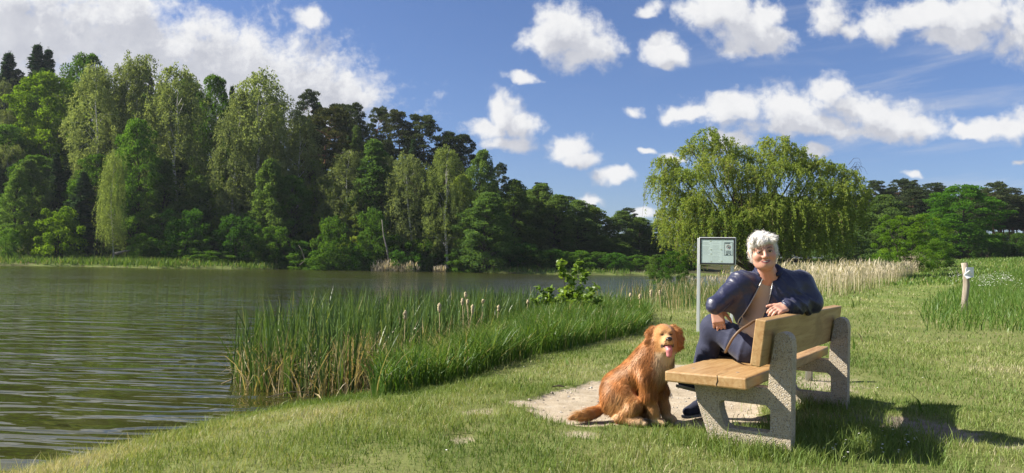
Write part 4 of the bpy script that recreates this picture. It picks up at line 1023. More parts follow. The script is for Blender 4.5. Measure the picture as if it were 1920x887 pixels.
# prohibition roundel with a dark animal silhouette
q = MB(); th = np.linspace(0, 2 * pi, 25)[:-1]; cx_, cz2, r_ = px_, pz_ + .085 * ih, .030
q.tube([(cx_ + r_ * cos(a), -.0352, cz2 + r_ * sin(a)) for a in np.linspace(0, 2 * pi, 25)], [.0022] * 25, 4, cap=False)
q.build('roundel', red, cab)
q = MB(); q.tube([(cx_ - .012, -.0352, cz2 - .008), (cx_, -.0352, cz2 - .001), (cx_ + .010, -.0352, cz2 + .012)], [.004, .008, .005], 6)
q.tube([(cx_ - .004, -.0352, cz2 - .002), (cx_ - .012, -.0352, cz2 + .006)], [.004, .003], 5); q.tube([(cx_ + .002, -.0352, cz2 - .004), (cx_ + .004, -.0352, cz2 - .016)], [.004, .003], 5)
q.build('pictogram', ink, cab)
for (x, z) in ((-.19, -.12), (.13, .06), (-.19, .06), (-.20, .42), (.14, -.44), (-.18, -.45)):
    q = MB(); q.box((x * iw, -.0353, cz + z * ih), (.022, .0006, .013), Matrix.Rotation(.3 * x, 3, 'Y')); q.build('tape', tape, cab)
m_ = MB(); m_.box((0, -.0385, cz), (iw, .002, ih)); m_.build('glass_pane', glass, cab)

# ------------------------------------------------------------------ wooden post with folded white plate
grey, t, b = mat('weathered_wood', (.34, .29, .22), .9)
tc = t.add('ShaderNodeTexCoord'); n_ = t.noise(t.vm('MULTIPLY', tc.outputs['Object'], (14, 14, 1.4)), 1, 5, .7, .5)
t.put(b.inputs['Base Color'], t.ramp(n_, [(.3, (.13, .105, .08)), (.5, (.31, .26, .20)), (.7, (.46, .41, .33))])); bump(t, b, n_, .9, .015)
white, t, b = mat('white_plastic', (.78, .78, .76), .45)
D_ = 20.0; wpz = tz(at(1808, 580, D_).x, D_)
pts = [np.array(at(px, py, D_)) for px, py in ((1808, 592), (1809, 560), (1812, 535), (1811, 515), (1808, 493))]
org = Vector(pts[0]); org.z = wpz
post = empty('wooden_post', org); tag(post, 'gnarly grey wooden post with a folded white plate standing in the tall meadow grass', 'post')
m_ = MB(); pp = [p - np.array(org) for p in pts]; pp[0][2] = -.1
m_.tube(pp, [.080, .074, .080, .072, .076], 9); po = m_.build('post', grey, post, True)
fz = lambda px, py, dd: np.array(at(px, py, D_ - dd)) - np.array(org)
m_ = MB(); a, b_, c_, d_ = fz(1808, 518, .16), fz(1826, 518, .06), fz(1826, 501, .03), fz(1812, 501, .10)
e_ = fz(1822, 522, .30)
m_.add([a, b_, c_, d_, fz(1806, 516, .22), fz(1817, 523, .28), a + [0, .012, 0], b_ + [0, .012, 0], c_ + [0, .012, 0], d_ + [0, .012, 0]], [(0, 1, 2, 3), (9, 8, 7, 6), (0, 6, 7, 1), (1, 7, 8, 2), (2, 8, 9, 3), (3, 9, 6, 0)])
m_.build('plate', white, post)
m_ = MB(); k0, k1, k2, k3 = fz(1807, 516, .17), fz(1818, 507, .19), fz(1826, 518.5, .10), fz(1813, 523, .33)
m_.add([k0, k1, k2, k3, k0 + [0, .01, .008], k1 + [0, .01, .008], k2 + [0, .01, .008], k3 + [0, .01, .008]], [(0, 3, 2, 1), (4, 5, 6, 7), (0, 1, 5, 4), (1, 2, 6, 5), (2, 3, 7, 6), (3, 0, 4, 7)])
m_.build('flap', white, post)

# short grey metal post standing behind the bench
sp_ = on(1517, 711, GZ); m_ = MB(); m_.tube([(0, 0, -.05), (0, 0, .5), (0, 0, .505)], [.034, .034, .03], 12)
o = m_.build('metal_post', steel, None, True); o.location = (sp_.x, sp_.y, tz(sp_.x, sp_.y)); tag(o, 'short grey metal post glimpsed under the seat beyond the far bench support', 'post')

# ------------------------------------------------------------------ young alder by the water
YL = leaf_mat('young_alder_leaves', [(0, (.09, .17, .025)), (.5, (.17, .27, .045)), (1, (.27, .36, .08))], .5, False, .015, .4)
def sapling():
    d = 14.5; base = at(1062, 606, d); z = tz(base.x, d)
    r = empty('young_alder', (base.x, d, z - .03)); tag(r, 'young alder bush with bright rounded leaves growing between the cattails and the tall grass', 'bush')
    u = d / FPX; r_ = np.random.default_rng(44); LV = []; LT = []
    zt = lambda py: at(1062, py, d).z - z
    stems = [((1085, 487), .018), ((1050, 489), .015), ((1068, 520), .014), ((1100, 510), .014), ((1030, 540), .013), ((1112, 545), .012), ((1000, 560), .011), ((1124, 560), .011), ((1008, 540), .011), ((1120, 530), .011), ((1055, 545), .012), ((1085, 540), .012), ((1040, 560), .01), ((1098, 560), .011), ((1020, 560), .01), ((1072, 560), .011)]
    for (px, py), r0 in stems:
        tip = np.array([(px - 1062) * u, r_.normal(0, .22), zt(py)])
        b0 = np.array([r_.normal(0, .06), r_.normal(0, .06), 0])
        m1 = b0 * .45 + tip * .55 + np.array([-(tip[0]) * .22, r_.normal(0, .04), .0])
        path = np.array([b0, b0 * .7 + m1 * .3, m1, m1 * .4 + tip * .6 + r_.normal(0, .02, 3), tip])
        tb = MB(); tb.tube(path, [r0, r0 * .8, r0 * .6, r0 * .4, r0 * .15], 5, cap=False)
        L = tip[2]
        for k in range(int(12 + 17 * L)):
            f = r_.uniform(.28, 1.0) ** .8; i_ = f * 4; a_ = int(min(i_, 3)); p = path[a_] + (path[a_ + 1] - path[a_]) * (i_ - a_)
            ang = r_.uniform(0, 2 * pi); ln_ = r_.uniform(.06, .24) * (1.1 - .75 * f)
            e = p + np.array([cos(ang), sin(ang), r_.uniform(.2, .9)]) * ln_
            if ln_ > .1: tb.tube([p, e], [.004, .002], 3, cap=False)
            for q in range(4):
                c_ = p * (1 - (q + 1) / 4) + e * (q + 1) / 4 + r_.normal(0, .022, 3)
                s_ = r_.uniform(.06, .105)
                a1 = unit(np.array([cos(ang), sin(ang), .1]) + r_.normal(0, .6, 3)); n1 = unit(np.array([0, -.35, .9]) + r_.normal(0, .55, 3)); b1 = unit(np.cross(n1, a1)); n1 = np.cross(a1, b1)
                hexv = [c_ - a1 * s_ * .5, c_ - a1 * s_ * .18 + b1 * s_ * .36 + n1 * .006, c_ + a1 * s_ * .28 + b1 * s_ * .34 + n1 * .008, c_ + a1 * s_ * .5, c_ + a1 * s_ * .28 - b1 * s_ * .34 + n1 * .008, c_ - a1 * s_ * .18 - b1 * s_ * .36 + n1 * .006]
                LV.append(hexv); LT.append(np.clip(r_.normal(.5, .2), 0, 1))
        tb.build('stem', BK['dark'], r, True)
    V = np.array(LV).reshape(-1, 3); n = len(LV); base_ = np.arange(n)[:, None] * 6
    Q = np.concatenate([base_ + [[0, 1, 2, 3]], base_ + [[0, 3, 4, 5]]])
    o = link('foliage', mesh_np('foliage', V, [Q], tint=np.tile(LT, 2)), YL, r); o['kind'] = 'stuff'
sapling()

# ------------------------------------------------------------------ cattail heads
fluff, t, b = mat('cattail_fluff', (.50, .37, .24), .95)
tc = t.add('ShaderNodeTexCoord'); n_ = t.noise(tc.outputs['Object'], 60, 4, .7); t.put(b.inputs['Base Color'], t.ramp(n_, [(.35, (.40, .31, .17)), (.65, (.58, .49, .31))])); bump(t, b, n_, 1, .02)
stalk, t, b = mat('dry_stalk', (.34, .27, .14), .8)
heads = [(760, 591, 9.6, .10, 'lone fluffy cattail head over the left part of the reeds'), (824, 577, 11, .12, 'fluffy cattail head left of the pair near the open water'), (867, 566, 12.5, .10, 'fluffy cattail head lowest of the cluster of four'),
         (873, 553, 13, .09, 'topmost fluffy cattail head of the cluster of four'), (886, 580, 12, .13, 'thickest fluffy cattail head of the cluster of four'), (877, 566, 12.6, .07, 'thin fluffy cattail head in the middle of the cluster of four'),
         (906, 565, 13, .06, 'small fluffy cattail head right of the cluster of four'), (935, 578, 12.5, .09, 'fluffy cattail head nearest to the young alder on its left'), (990, 566, 14, .06, 'small cattail head touching the young alder'),
         (1123, 588, 13.5, .07, 'fluffy cattail head right of the young alder'), (1221, 550, 15, .13, 'tall slim cattail head left of the notice board'), (1200, 556, 15, .09, 'cattail head behind the dog, leftmost of the pair'), (1237, 549, 15.5, .09, 'cattail head nearest to the left post of the notice board'), (1182, 553, 16, .07, 'short cattail head between the alder and the notice board')]
for (px, py, d, ln_, lb) in heads:
    p = at(px, py, d); z = max(tz(p.x, d), WZ - .2); r = empty('cattail_head', (p.x, d, z)); tag(r, lb, 'cattail', 'fluffy cattail heads among the reeds')
    h = p.z - z; lx = rng.normal(0, .03)
    m_ = MB(); m_.tube([(-lx * 2, 0, 0), (-lx, 0, h * .5), (0, 0, h)], [.006, .005, .004], 5); m_.build('stalk', stalk, r, True)
    m_ = MB(); zs = np.linspace(-ln_ * .6, ln_ * .6, 9); rr = .022 * np.array([.35, .8, 1.1, 1.0, 1.25, 1.0, 1.15, .8, .25]) * rng.uniform(.8, 1.25, 9)
    m_.tube([(rng.normal(0, .003), rng.normal(0, .003), h + q) for q in zs], rr, 8); m_.build('seed_head', fluff, r, True)
# a few broken stalks lying in the water in front
for (p0, p1, lb) in (((500, 745), (590, 735), 'broken straw stalk lying across the water at the left of the reeds'), ((590, 738), (607, 757), 'short bent straw stalk dipping into the water before the reeds'), ((415, 720), (470, 706), 'bent straw stalk at the outer end of the reeds'), ((640, 760), (690, 748), 'dead stalk floating at the foot of the bank')):
    a, b_ = on(*p0, WZ + .015), on(*p1, WZ + .03); m_ = MB(); m_.tube([a, (a + b_) / 2 + Vector((0, 0, .03)), b_], [.007, .008, .005], 5)
    tag(m_.build('broken_stalk', stalk), lb, 'stalk')

# ------------------------------------------------------------------ small things on the ground
pebm, t, b = mat('pebble', (.36, .31, .25), .9); oi = t.add('ShaderNodeNewGeometry'); t.put(b.inputs['Base Color'], t.ramp(oi.outputs['Random Per Island'], [(0, (.20, .17, .13)), (.5, (.36, .31, .25)), (1, (.55, .52, .47))]))
x, y = inpx([(948, 748), (1095, 712), (1290, 682), (1440, 760), (1440, 800), (1100, 800)], GZ, 900); k = bare(x, y) > .4; x, y = x[k], y[k]; m_ = MB(); z = terrain(x, y)
octv = np.array([(1, 0, 0), (0, 1, 0), (-1, 0, 0), (0, -1, 0), (0, 0, .7), (0, 0, -.7)])
for q in range(len(x)):
    s_ = rng.gamma(2, .0028); R_ = Matrix.Rotation(rng.uniform(0, 6), 3, 'Z')
    m_.add((octv * s_ * rng.uniform(.7, 1.2, 3)) @ np.array(R_).T + [x[q], y[q], z[q] + s_ * .2], T=[(0, 1, 4), (1, 2, 4), (2, 3, 4), (3, 0, 4), (1, 0, 5), (2, 1, 5), (3, 2, 5), (0, 3, 5)])
tag(m_.build('pebbles', pebm), 'small pebbles strewn over the bare sandy patch', 'pebbles', kind='stuff')
# white clover and daisies in the lawn, cow parsley by the post
petal, t, b = mat('white_petals', (.75, .74, .68), .7)
def florets(name, x, y, h, s, per, spread, label):
    m_ = MB(); z = terrain(x, y)
    for q in range(len(x)):
        for k in range(per):
            c_ = np.array([x[q] + rng.normal(0, spread), y[q] + rng.normal(0, spread), z[q] + h * rng.uniform(.6, 1.1)])
            a = rng.uniform(0, 6); ss = s * rng.uniform(.6, 1.2)
            m_.add([c_ + [ss * cos(a + i * pi / 2), ss * sin(a + i * pi / 2), rng.uniform(-.3, .3) * ss] for i in range(4)], [(0, 1, 2, 3)])
    tag(m_.build(name, petal), label, 'flowers', kind='stuff')
x, y = inpx([(1540, 800), (1720, 800), (1720, 870), (1540, 870)], GZ, 34); k = bare(x, y) < .3
florets('clover_flowers', x[k], y[k], .06, .007, 2, .006, 'small white clover flowers in the lawn right of the bench')
x, y = sector(30, 4, 9, -20, 35); k = (sdist(x, y, LK) > .3) & (bare(x, y) < .3)
florets('daisies', x[k], y[k], .045, .006, 1, .003, 'tiny white daisies scattered in the lawn')
x, y = inpx([(1830, 545), (1910, 545), (1890, 528), (1840, 530)], .3, 42); florets('cow_parsley', x, y, .62, .03, 12, .10, 'white cow parsley umbels in the meadow right of the wooden post')
x, y = inpx([(1775, 536), (1800, 536), (1800, 522), (1778, 522)], .3, 12); florets('cow_parsley', x, y, .62, .028, 12, .09, 'white cow parsley umbels in the meadow left of the wooden post')
twg = on(1048, 727, GZ); m_ = MB(); m_.tube([twg + Vector((-.06, 0, .008)), twg + Vector((0, .015, .016)), twg + Vector((.05, .01, .009))], [.004, .009, .004], 5); tag(m_.build('twig', BK['dark']), 'small dark twig lying on the far edge of the sandy patch', 'twig')
# ------------------------------------------------------------------ modelling with signed distances
class Vol:
    """a signed distance grid that soft shapes are added to and cut from"""
    def __init__(s, lo, hi, h):
        s.lo = np.array(lo, float); s.h = h; s.n = np.ceil((np.array(hi) - s.lo) / h).astype(int) + 1
        s.F = np.full(s.n, .25, np.float32); s.ax = [s.lo[k] + h * np.arange(s.n[k]) for k in range(3)]
    def win(s, lo, hi, pad):
        a = np.clip(((np.asarray(lo) - pad - s.lo) / s.h).astype(int), 0, s.n); b = np.clip(((np.asarray(hi) + pad - s.lo) / s.h).astype(int) + 2, 0, s.n)
        sl = tuple(slice(int(a[k]), int(b[k])) for k in range(3))
        X, Y, Z = np.meshgrid(*[s.ax[k][sl[k]] for k in range(3)], indexing='ij')
        return sl, np.stack([X, Y, Z], -1).astype(np.float32)
    def mix(s, sl, d, k, cut=False):
        F = s.F[sl]
        if F.size == 0: return
        if cut: F, d = -F, d
        if k > 0:
            h = np.clip(.5 + .5 * (d - F) / k, 0, 1); r = d * (1 - h) + F * h - k * h * (1 - h)
        else: r = np.minimum(F, d)
        s.F[sl] = -r if cut else r
    def cone(s, a, b, ra, rb, k=.02, cut=False):
        a = np.asarray(a, float); b = np.asarray(b, float); R = max(ra, rb)
        sl, P = s.win(np.minimum(a, b) - R, np.maximum(a, b) + R, .05 + k)
        if P.size == 0: return s
        ab = b - a; t = np.clip(((P - a) @ ab) / max(ab @ ab, 1e-9), 0, 1)
        s.mix(sl, (np.linalg.norm(P - (a + t[..., None] * ab), axis=-1) - (ra + t * (rb - ra))).astype(np.float32), k, cut); return s
    def chain(s, pts, rad, k=.02):
        for q in range(len(pts) - 1): s.cone(pts[q], pts[q + 1], rad[q], rad[q + 1], k)
        return s
    def ball(s, c, r, k=.02, cut=False): return s.cone(c, np.asarray(c) + 1e-5, r, r, k, cut)
    def ell(s, c, r, R=None, k=.02, cut=False):
        c = np.asarray(c, float); r = np.asarray(r, float); m = r.max()
        sl, P = s.win(c - m, c + m, .05 + k)
        if P.size == 0: return s
        q = P - c
        if R is not None: q = q @ np.asarray(R)
        k0 = np.linalg.norm(q / r, axis=-1); k1 = np.linalg.norm(q / (r * r), axis=-1)
        s.mix(sl, (k0 * (k0 - 1) / np.maximum(k1, 1e-6)).astype(np.float32), k, cut); return s
    def rbox(s, c, half, rad, R=None, k=.01, cut=False):
        c = np.asarray(c, float); half = np.asarray(half, float); m = np.linalg.norm(half) + rad
        sl, P = s.win(c - m, c + m, .03 + k)
        if P.size == 0: return s
        q = P - c
        if R is not None: q = q @ np.asarray(R)
        q = np.abs(q) - (half - rad)
        d = np.linalg.norm(np.maximum(q, 0), axis=-1) + np.minimum(q.max(-1), 0) - rad
        s.mix(sl, d.astype(np.float32), k, cut); return s
    def every(s):
        return np.stack(np.meshgrid(*s.ax, indexing='ij'), -1).astype(np.float32)
    def surf(s):
        """surface nets"""
        F = s.F; S = F < 0; n = np.array(F.shape) - 1
        cnt = np.zeros(n, np.int8); corners = [(i, j, k) for i in (0, 1) for j in (0, 1) for k in (0, 1)]
        for (i, j, k) in corners: cnt += S[i:n[0] + i, j:n[1] + j, k:n[2] + k]
        act = (cnt > 0) & (cnt < 8); idx = np.argwhere(act); ids = np.full(n, -1, np.int64); ids[act] = np.arange(len(idx))
        acc = np.zeros((len(idx), 3)); num = np.zeros(len(idx))
        for a in corners:
            for ax in range(3):
                if a[ax]: continue
                b = list(a); b[ax] = 1
                f0 = F[tuple((idx + a).T)]; f1 = F[tuple((idx + b).T)]; m = (f0 < 0) != (f1 < 0)
                t = np.where(m, f0 / np.where(m, f0 - f1, 1), 0)
                p = np.array(a, float)[None] + np.eye(3)[ax][None] * t[:, None]
                acc += np.where(m[:, None], p, 0); num += m
        V = s.lo + (idx + acc / num[:, None]) * s.h
        Q = []
        for ax in range(3):
            o = [k for k in range(3) if k != ax]
            sl0 = [slice(None)] * 3; sl1 = [slice(None)] * 3; sl0[ax] = slice(0, -1); sl1[ax] = slice(1, None)
            A = S[tuple(sl0)]; Bb = S[tuple(sl1)]; e = np.argwhere(A != Bb)
            e = e[(e[:, o[0]] > 0) & (e[:, o[1]] > 0) & (e[:, o[0]] < n[o[0]]) & (e[:, o[1]] < n[o[1]])]
            ins = A[tuple(e.T)]
            c = []
            for (di, dj) in ((-1, -1), (0, -1), (0, 0), (-1, 0)):
                q = e.copy(); q[:, o[0]] += di; q[:, o[1]] += dj; c.append(ids[tuple(q.T)])
            c = np.stack(c, 1); flip = ins if ax != 1 else ~ins
            c = np.where(flip[:, None], c, c[:, ::-1]); Q.append(c)
        return V, np.concatenate(Q)
def relax(V, Q, it=2, w=.5):
    for _ in range(it):
        a = np.zeros_like(V); c = np.zeros(len(V))
        for k in range(4):
            i, j = Q[:, k], Q[:, (k + 1) % 4]
            np.add.at(a, i, V[j]); np.add.at(c, i, 1); np.add.at(a, j, V[i]); np.add.at(c, j, 1)
        V = V * (1 - w) + w * a / np.maximum(c, 1)[:, None]
    return V
def vol_obj(name, vol, m, parent=None, it=2, cols=None, disp=None, org=None):
    V, Q = vol.surf(); V = relax(V, Q, it)
    if disp is not None: V = disp(V, Q)
    c = cols(V) if cols is not None else None
    if org is not None: V = V - np.asarray(org)
    me = mesh_np(name, V, [Q], smooth=True, cols=c)
    return link(name, me, m, parent)
def normals(V, Q):
    n = np.cross(V[Q[:, 2]] - V[Q[:, 0]], V[Q[:, 3]] - V[Q[:, 1]]); N = np.zeros_like(V)
    for k in range(4): np.add.at(N, Q[:, k], n)
    return unit(N)
def folds(P, dirs, seed):
    """creases: ridged sine waves bent by slow noise"""
    r_ = np.random.default_rng(seed); o = 0
    for (d, f, a) in dirs:
        d = np.asarray(d, float); ph = r_.uniform(0, 6)
        bend_ = 1.5 * np.sin(P @ r_.normal(0, 4.5, 3) + r_.uniform(0, 6)) + .9 * np.sin(P @ r_.normal(0, 9, 3) + r_.uniform(0, 6))
        gate = np.clip(.5 + .7 * np.sin(P @ r_.normal(0, 9, 3) + r_.uniform(0, 6)), 0, 1)
        o = o + a * gate * (1 - 2.2 * (1 - np.abs(np.sin((P @ d) * f * .5 + ph + bend_))) ** 2)
    return o

# ------------------------------------------------------------------ the seated woman
skin, t, b = mat('skin', (.5, .3, .2), .48); b.inputs['Subsurface Weight'].default_value = .12; b.inputs['Subsurface Radius'].default_value = (.012, .005, .003); b.inputs['Subsurface Scale'].default_value = 1
a_ = t.add('ShaderNodeAttribute', attribute_name='col'); t.put(b.inputs['Base Color'], a_.outputs['Color'])
satin, t, b = mat('navy_satin', (.009, .012, .048), .44); b.inputs['Specular IOR Level'].default_value = .62; b.inputs['Sheen Weight'].default_value = .12
tc = t.add('ShaderNodeTexCoord'); n_ = t.noise(t.vm('MULTIPLY', tc.outputs['Object'], (1.0, 1.0, 1.25)), 17, 3, .5, .9); bump(t, b, n_, .32, .02)
cloth, t, b = mat('navy_cloth', (.017, .022, .055), .8); b.inputs['Sheen Weight'].default_value = .12
tc = t.add('ShaderNodeTexCoord'); bump(t, b, t.noise(tc.outputs['Object'], 15, 3, .6, 1.0), .35, .012)
beige, t, b = mat('beige_jersey', (.47, .37, .29), .85); tc = t.add('ShaderNodeTexCoord'); bump(t, b, t.noise(t.vm('MULTIPLY', tc.outputs['Object'], (4, 4, 14)), 1, 2, .5, .8), .25, .01)
hairm = leaf_mat('white_hair', [(0, (.62, .59, .54)), (.5, (.80, .77, .72)), (1, (.90, .88, .84))], .3, False, .05, .35, (1, 1, 1))
hairb, t, b = mat('hair_base', (.78, .76, .71), .6); tc = t.add('ShaderNodeTexCoord'); bump(t, b, t.noise(tc.outputs['Object'], 70, 4, .7, 1.5), .9, .015)
zipm, t, b = mat('zip', (.45, .43, .40), .35, Metallic=.6)
shoeM, t, b = mat('navy_suede', (.014, .018, .038), .85)
soleM, t, b = mat('shoe_sole', (.20, .19, .17), .75)
logoM, t, b = mat('shoe_emblem', (.62, .62, .60), .5)
eyeM, t, b = mat('eye_white', (.62, .58, .54), .2); irisM, t, b = mat('iris', (.03, .035, .04), .1); browM, t, b = mat('brow', (.13, .09, .065), .8)

A3 = lambda px, py, d: np.array(at(px, py, d))
HC = A3(1430.5, 470.5, 5.15)                       # centre of the head
f_ = unit(np.array([-HC[0] * .62 - .05, -HC[1], CAMZ - HC[2] - .45])); f_ = unit(f_ + np.array([.02, 0, .0]))
r_h = unit(np.cross(f_, [-0.11, 0, 1.])); u_h = np.cross(r_h, f_)      # r_h: her right-to-left as seen = image right? 
HR = np.stack([-r_h, f_, u_h], 1)                  # head axes: x lateral, y forward, z up
HSC = 1.06
def H_(x, y, z): return HC + HR @ (np.array([x * 1.05, y, z * (.84 if z < 0 else 1)]) * HSC)
RS, RE, RW = A3(1388, 530, 5.24), A3(1341, 572, 5.16), A3(1343, 573, 5.36)
BD = lambda u, v, z: np.array(B(u, v, z))
LS, LE, LW = A3(1499, 533, 5.30), BD(1.02, -.13, .800), BD(.76, -.035, .785)
NECK = A3(1441, 515, 5.23); CHEST = A3(1447, 556, 5.30); WAIST = A3(1433, 618, 5.30); PEL = A3(1432, 655, 5.34)
RHIP, LHIP = A3(1405, 655, 5.28), A3(1455, 655, 5.42)
RK, RA = A3(1338, 612, 5.47), A3(1316, 705, 5.56)
LK_, LA = A3(1352, 640, 5.66), A3(1322, 742, 5.72)
CF = unit(np.array([-.28, -.96, 0])); CX = unit(np.cross(CF, [0, 0, 1.])) ; CX = -CX       # chest facing; lateral (to image right)
if CX[0] < 0: CX = -CX
CRM = np.stack([CX, CF, [0, 0, 1.]], 1)
hd = .0048
bodyv = Vol((1.05, 4.86, -.06), (2.35, 6.05, 1.36), hd)
bv_ = bodyv
# torso, legs and arms (mostly under the clothes)
bv_.ell(CHEST, (.165, .105, .19), CRM, .03); bv_.ell(WAIST, (.15, .12, .14), CRM, .06); bv_.ell(PEL, (.16, .14, .12), CRM, .06)
bv_.cone(RS, LS, .06, .06, .05)
bv_.chain([RHIP, RK, RA], [.085, .055, .035], .04); bv_.chain([LHIP, LK_, LA], [.085, .055, .035], .04)
bv_.chain([RS, RE, RW], [.05, .042, .026], .02); bv_.chain([LS, LE, LW], [.05, .042, .026], .02)
# neck
bv_.cone(NECK + [0, 0, -.02], H_(0, -.012, -.055), .060, .050, .03)
bv_.cone(H_(0, .02, -.095), NECK + CF * .03, .030, .045, .04)
# head
bv_.ell(H_(0, -.012, .038), np.array([.074, .092, .080]) * HSC, HR, .02)
bv_.ell(H_(0, .028, -.030), np.array([.062, .062, .080]) * HSC, HR, .03)
bv_.ell(H_(0, .030, -.080), np.array([.050, .050, .036]) * HSC, HR, .03)
bv_.ball(H_(0, .066, -.098), .020, .02)
for s_ in (-1, 1):
    bv_.ball(H_(s_ * .038, .056, -.034), .031, .022); bv_.ball(H_(s_ * .040, .030, -.078), .024, .025)
    bv_.ell(H_(s_ * .075, -.008, -.008), (.012, .020, .032), HR, .008)
    bv_.ball(H_(s_ * .031, .099, .004), .013, .014, True)
    bv_.ell(H_(s_ * .030, .083, .004), (.017, .009, .0095), HR, .006)
    bv_.cone(H_(s_ * .012, .083, .019), H_(s_ * .045, .074, .021), .009, .008, .012)
    bv_.ball(H_(s_ * .012, .094, -.036), .0095, .008)
    bv_.cone(H_(s_ * .021, .088, -.045), H_(s_ * .036, .078, -.072), .0035, .003, .010, True)
bv_.cone(H_(0, .088, .012), H_(0, .109, -.030), .0085, .0125, .012)
for s_ in (-1, 1):
    bv_.cone(H_(0, .0885, -.0615), H_(s_ * .028, .0775, -.0600), .0055, .0032, .006)
    bv_.cone(H_(0, .0865, -.0785), H_(s_ * .026, .0785, -.0640), .0066, .0032, .006)
bv_.cone(H_(0, .0950, -.0705), H_(-.022, .0895, -.0660), .0048, .0035, .003, True); bv_.cone(H_(0, .0950, -.0705), H_(.022, .0895, -.0660), .0048, .0035, .003, True)
bv_.ell(H_(0, .045, -.100), np.array([.050, .045, .030]) * HSC, HR, .03)
# hands
def hand(vol, W_, dirf, back, side, size=1.0, curl=(20, 35, 25), spread_=2, thumb=1):
    """palm and five fingers: dirf along the fingers, back = normal of the back of the hand, side = towards the thumb"""
    dirf = unit(np.asarray(dirf, float)); back = unit(back - dirf * (np.asarray(back) @ dirf)); side = np.cross(back, dirf) * thumb
    Rm = np.stack([side, dirf, back], 1); W_ = np.asarray(W_)
    vol.cone(W_ - dirf * .03, W_ + dirf * .015, .025, .025, .012)
    vol.rbox(W_ + dirf * .048 * size, np.array([.038, .046, .0135]) * size, .012, Rm, .014)
    L = [.070, .080, .075, .058]
    for q, (o, l) in enumerate(zip((.0275, .0092, -.0092, -.0270), L)):
        root = W_ + dirf * (.083 if q < 3 else .074) * size + side * o * size
        a = radians((1.5 - q) * spread_); d = unit(dirf * cos(a) + side * sin(a)); p = root - d * .012; ang = 0; rr = .0086 * size
        pts = [p, root]
        for seg, c_ in zip((.46, .30, .24), curl):
            ang += radians(c_ + 3 * q); dd = d * cos(ang) - back * sin(ang); pts.append(pts[-1] + dd * l * seg * size)
        vol.chain(pts, [rr * 1.05, rr * 1.05, rr, rr * .93, rr * .78], .0045)
    root = W_ + dirf * .018 * size + side * .030 * size
    td = unit(dirf * .75 + side * .62 - back * .30)
    p1 = root + td * .036 * size; p2 = p1 + unit(td + dirf * .4 - back * .1) * .030 * size; p3 = p2 + unit(td + dirf * .7 - back * .1) * .024 * size
    vol.chain([root - td * .012, root, p1, p2, p3], [.014, .0145, .0115, .0098, .0082], .010)
RHD = unit(A3(1349, 615, 5.33) - RW)
hand(bv_, RW + RHD * .018, RHD, np.array([-.25, -.95, .12]), None, 1.14, (12, 20, 14), 2.5, 1)
LHD = unit(BD(.56, .045, .750) - LW)
hand(bv_, LW + LHD * .012, LHD, np.array([.0, -.62, .78]), None, 1.0, (12, 26, 22), 1.5, -1)
def skincol(V):
    c = np.tile([.55, .30, .215], (len(V), 1))
    L = (V - HC) @ HR / HSC; L[:, 0] /= 1.05; L[:, 2] = np.where(L[:, 2] < 0, L[:, 2] / .84, L[:, 2])
    c = c * (1 + .10 * (np.sin(V @ [61., 37, 53]) * np.sin(V @ [23., 71, 41])))[:, None]
    head = np.linalg.norm(L, axis=1) < .16
    def blob(x, y, z, r, col, k):
        w = np.clip(1.3 - np.linalg.norm((L - [x, y, z]) / r, axis=1), 0, 1)[:, None] * k * head[:, None]
        c[:] = c * (1 - w) + np.array(col) * w
    for s_ in (-1, 1):
        blob(s_ * .042, .072, -.036, .030, (.56, .235, .165), .55)
        blob(s_ * .031, .085, .006, (.023, .03, .014), (.30, .15, .11), .75)
    blob(0, .108, -.032, .022, (.56, .25, .18), .5)
    nose = head & (np.linalg.norm((np.abs(L) - [.008, .100, 0]) * [1, 1, 0] + np.stack([0 * L[:, 0], 0 * L[:, 0], L[:, 2] + .0455], 1), axis=1) < .0058); c[nose] = (.16, .07, .05)
    # sun reddened throat
    thr = np.clip(1 - np.linalg.norm((V - (NECK + CF * .06 + [0, 0, -.02])) / .09, axis=1), 0, 1)[:, None]; c = c * (1 - .5 * thr) + np.array([.56, .23, .16]) * .5 * thr
    return c
person = vol_obj('person', bv_, skin, None, 1, skincol)
tag(person, 'woman with short white hair and shiny navy bomber jacket sitting cross legged on the bench', 'person')
# lips and teeth follow the face's surface
fV_ = (bodyv.surf()[0] - HC) @ HR / HSC; fV_[:, 0] /= 1.05; fV_[:, 2] = np.where(fV_[:, 2] < 0, fV_[:, 2] / .84, fV_[:, 2]); fV_ = fV_[(fV_[:, 1] > .05) & (np.abs(fV_[:, 0]) < .05) & (np.abs(fV_[:, 2] + .07) < .05)]
def fy(x, z):
    dd = np.hypot(fV_[:, 0] - x, fV_[:, 2] - z); k = np.argsort(dd)[:6]; w = 1 / (dd[k] + .001); return float((fV_[k, 1] * w).sum() / w.sum())
def lens(name, m, half, up_, dn, zc, lift, flat=None):
    V = []; xs = np.linspace(-half, half, 13); F_ = []
    for x in xs:
        e = (1 - (x / half) ** 2) ** .8; c_ = zc + 8.0 * x * x
        for f in (up_, .33 * up_, -.33 * dn, -dn):
            z = c_ + f * e; V.append(H_(x, (fy(x, z) if flat is None else max(fy(x, z), flat - 14 * x * x)) + lift, z))
    for i in range(12):
        for j in range(3): q = i * 4 + j; F_.append((q, q + 1, q + 5, q + 4))
    return link(name, mesh_np(name, V, [F_], smooth=True), m, person)
lipM, t, b = mat('lips', (.40, .12, .115), .4); teethM, t, b = mat('teeth', (.62, .57, .50), .3); darkM, t, b = mat('mouth_dark', (.09, .03, .028), .6)
lens('lips', lipM, .0285, .0105, .0125, -.0705, .0010)
lens('mouth', darkM, .0240, .0042, .0050, -.0700, .0022)
lens('teeth', teethM, .0190, .0034, .0012, -.0698, .0032)
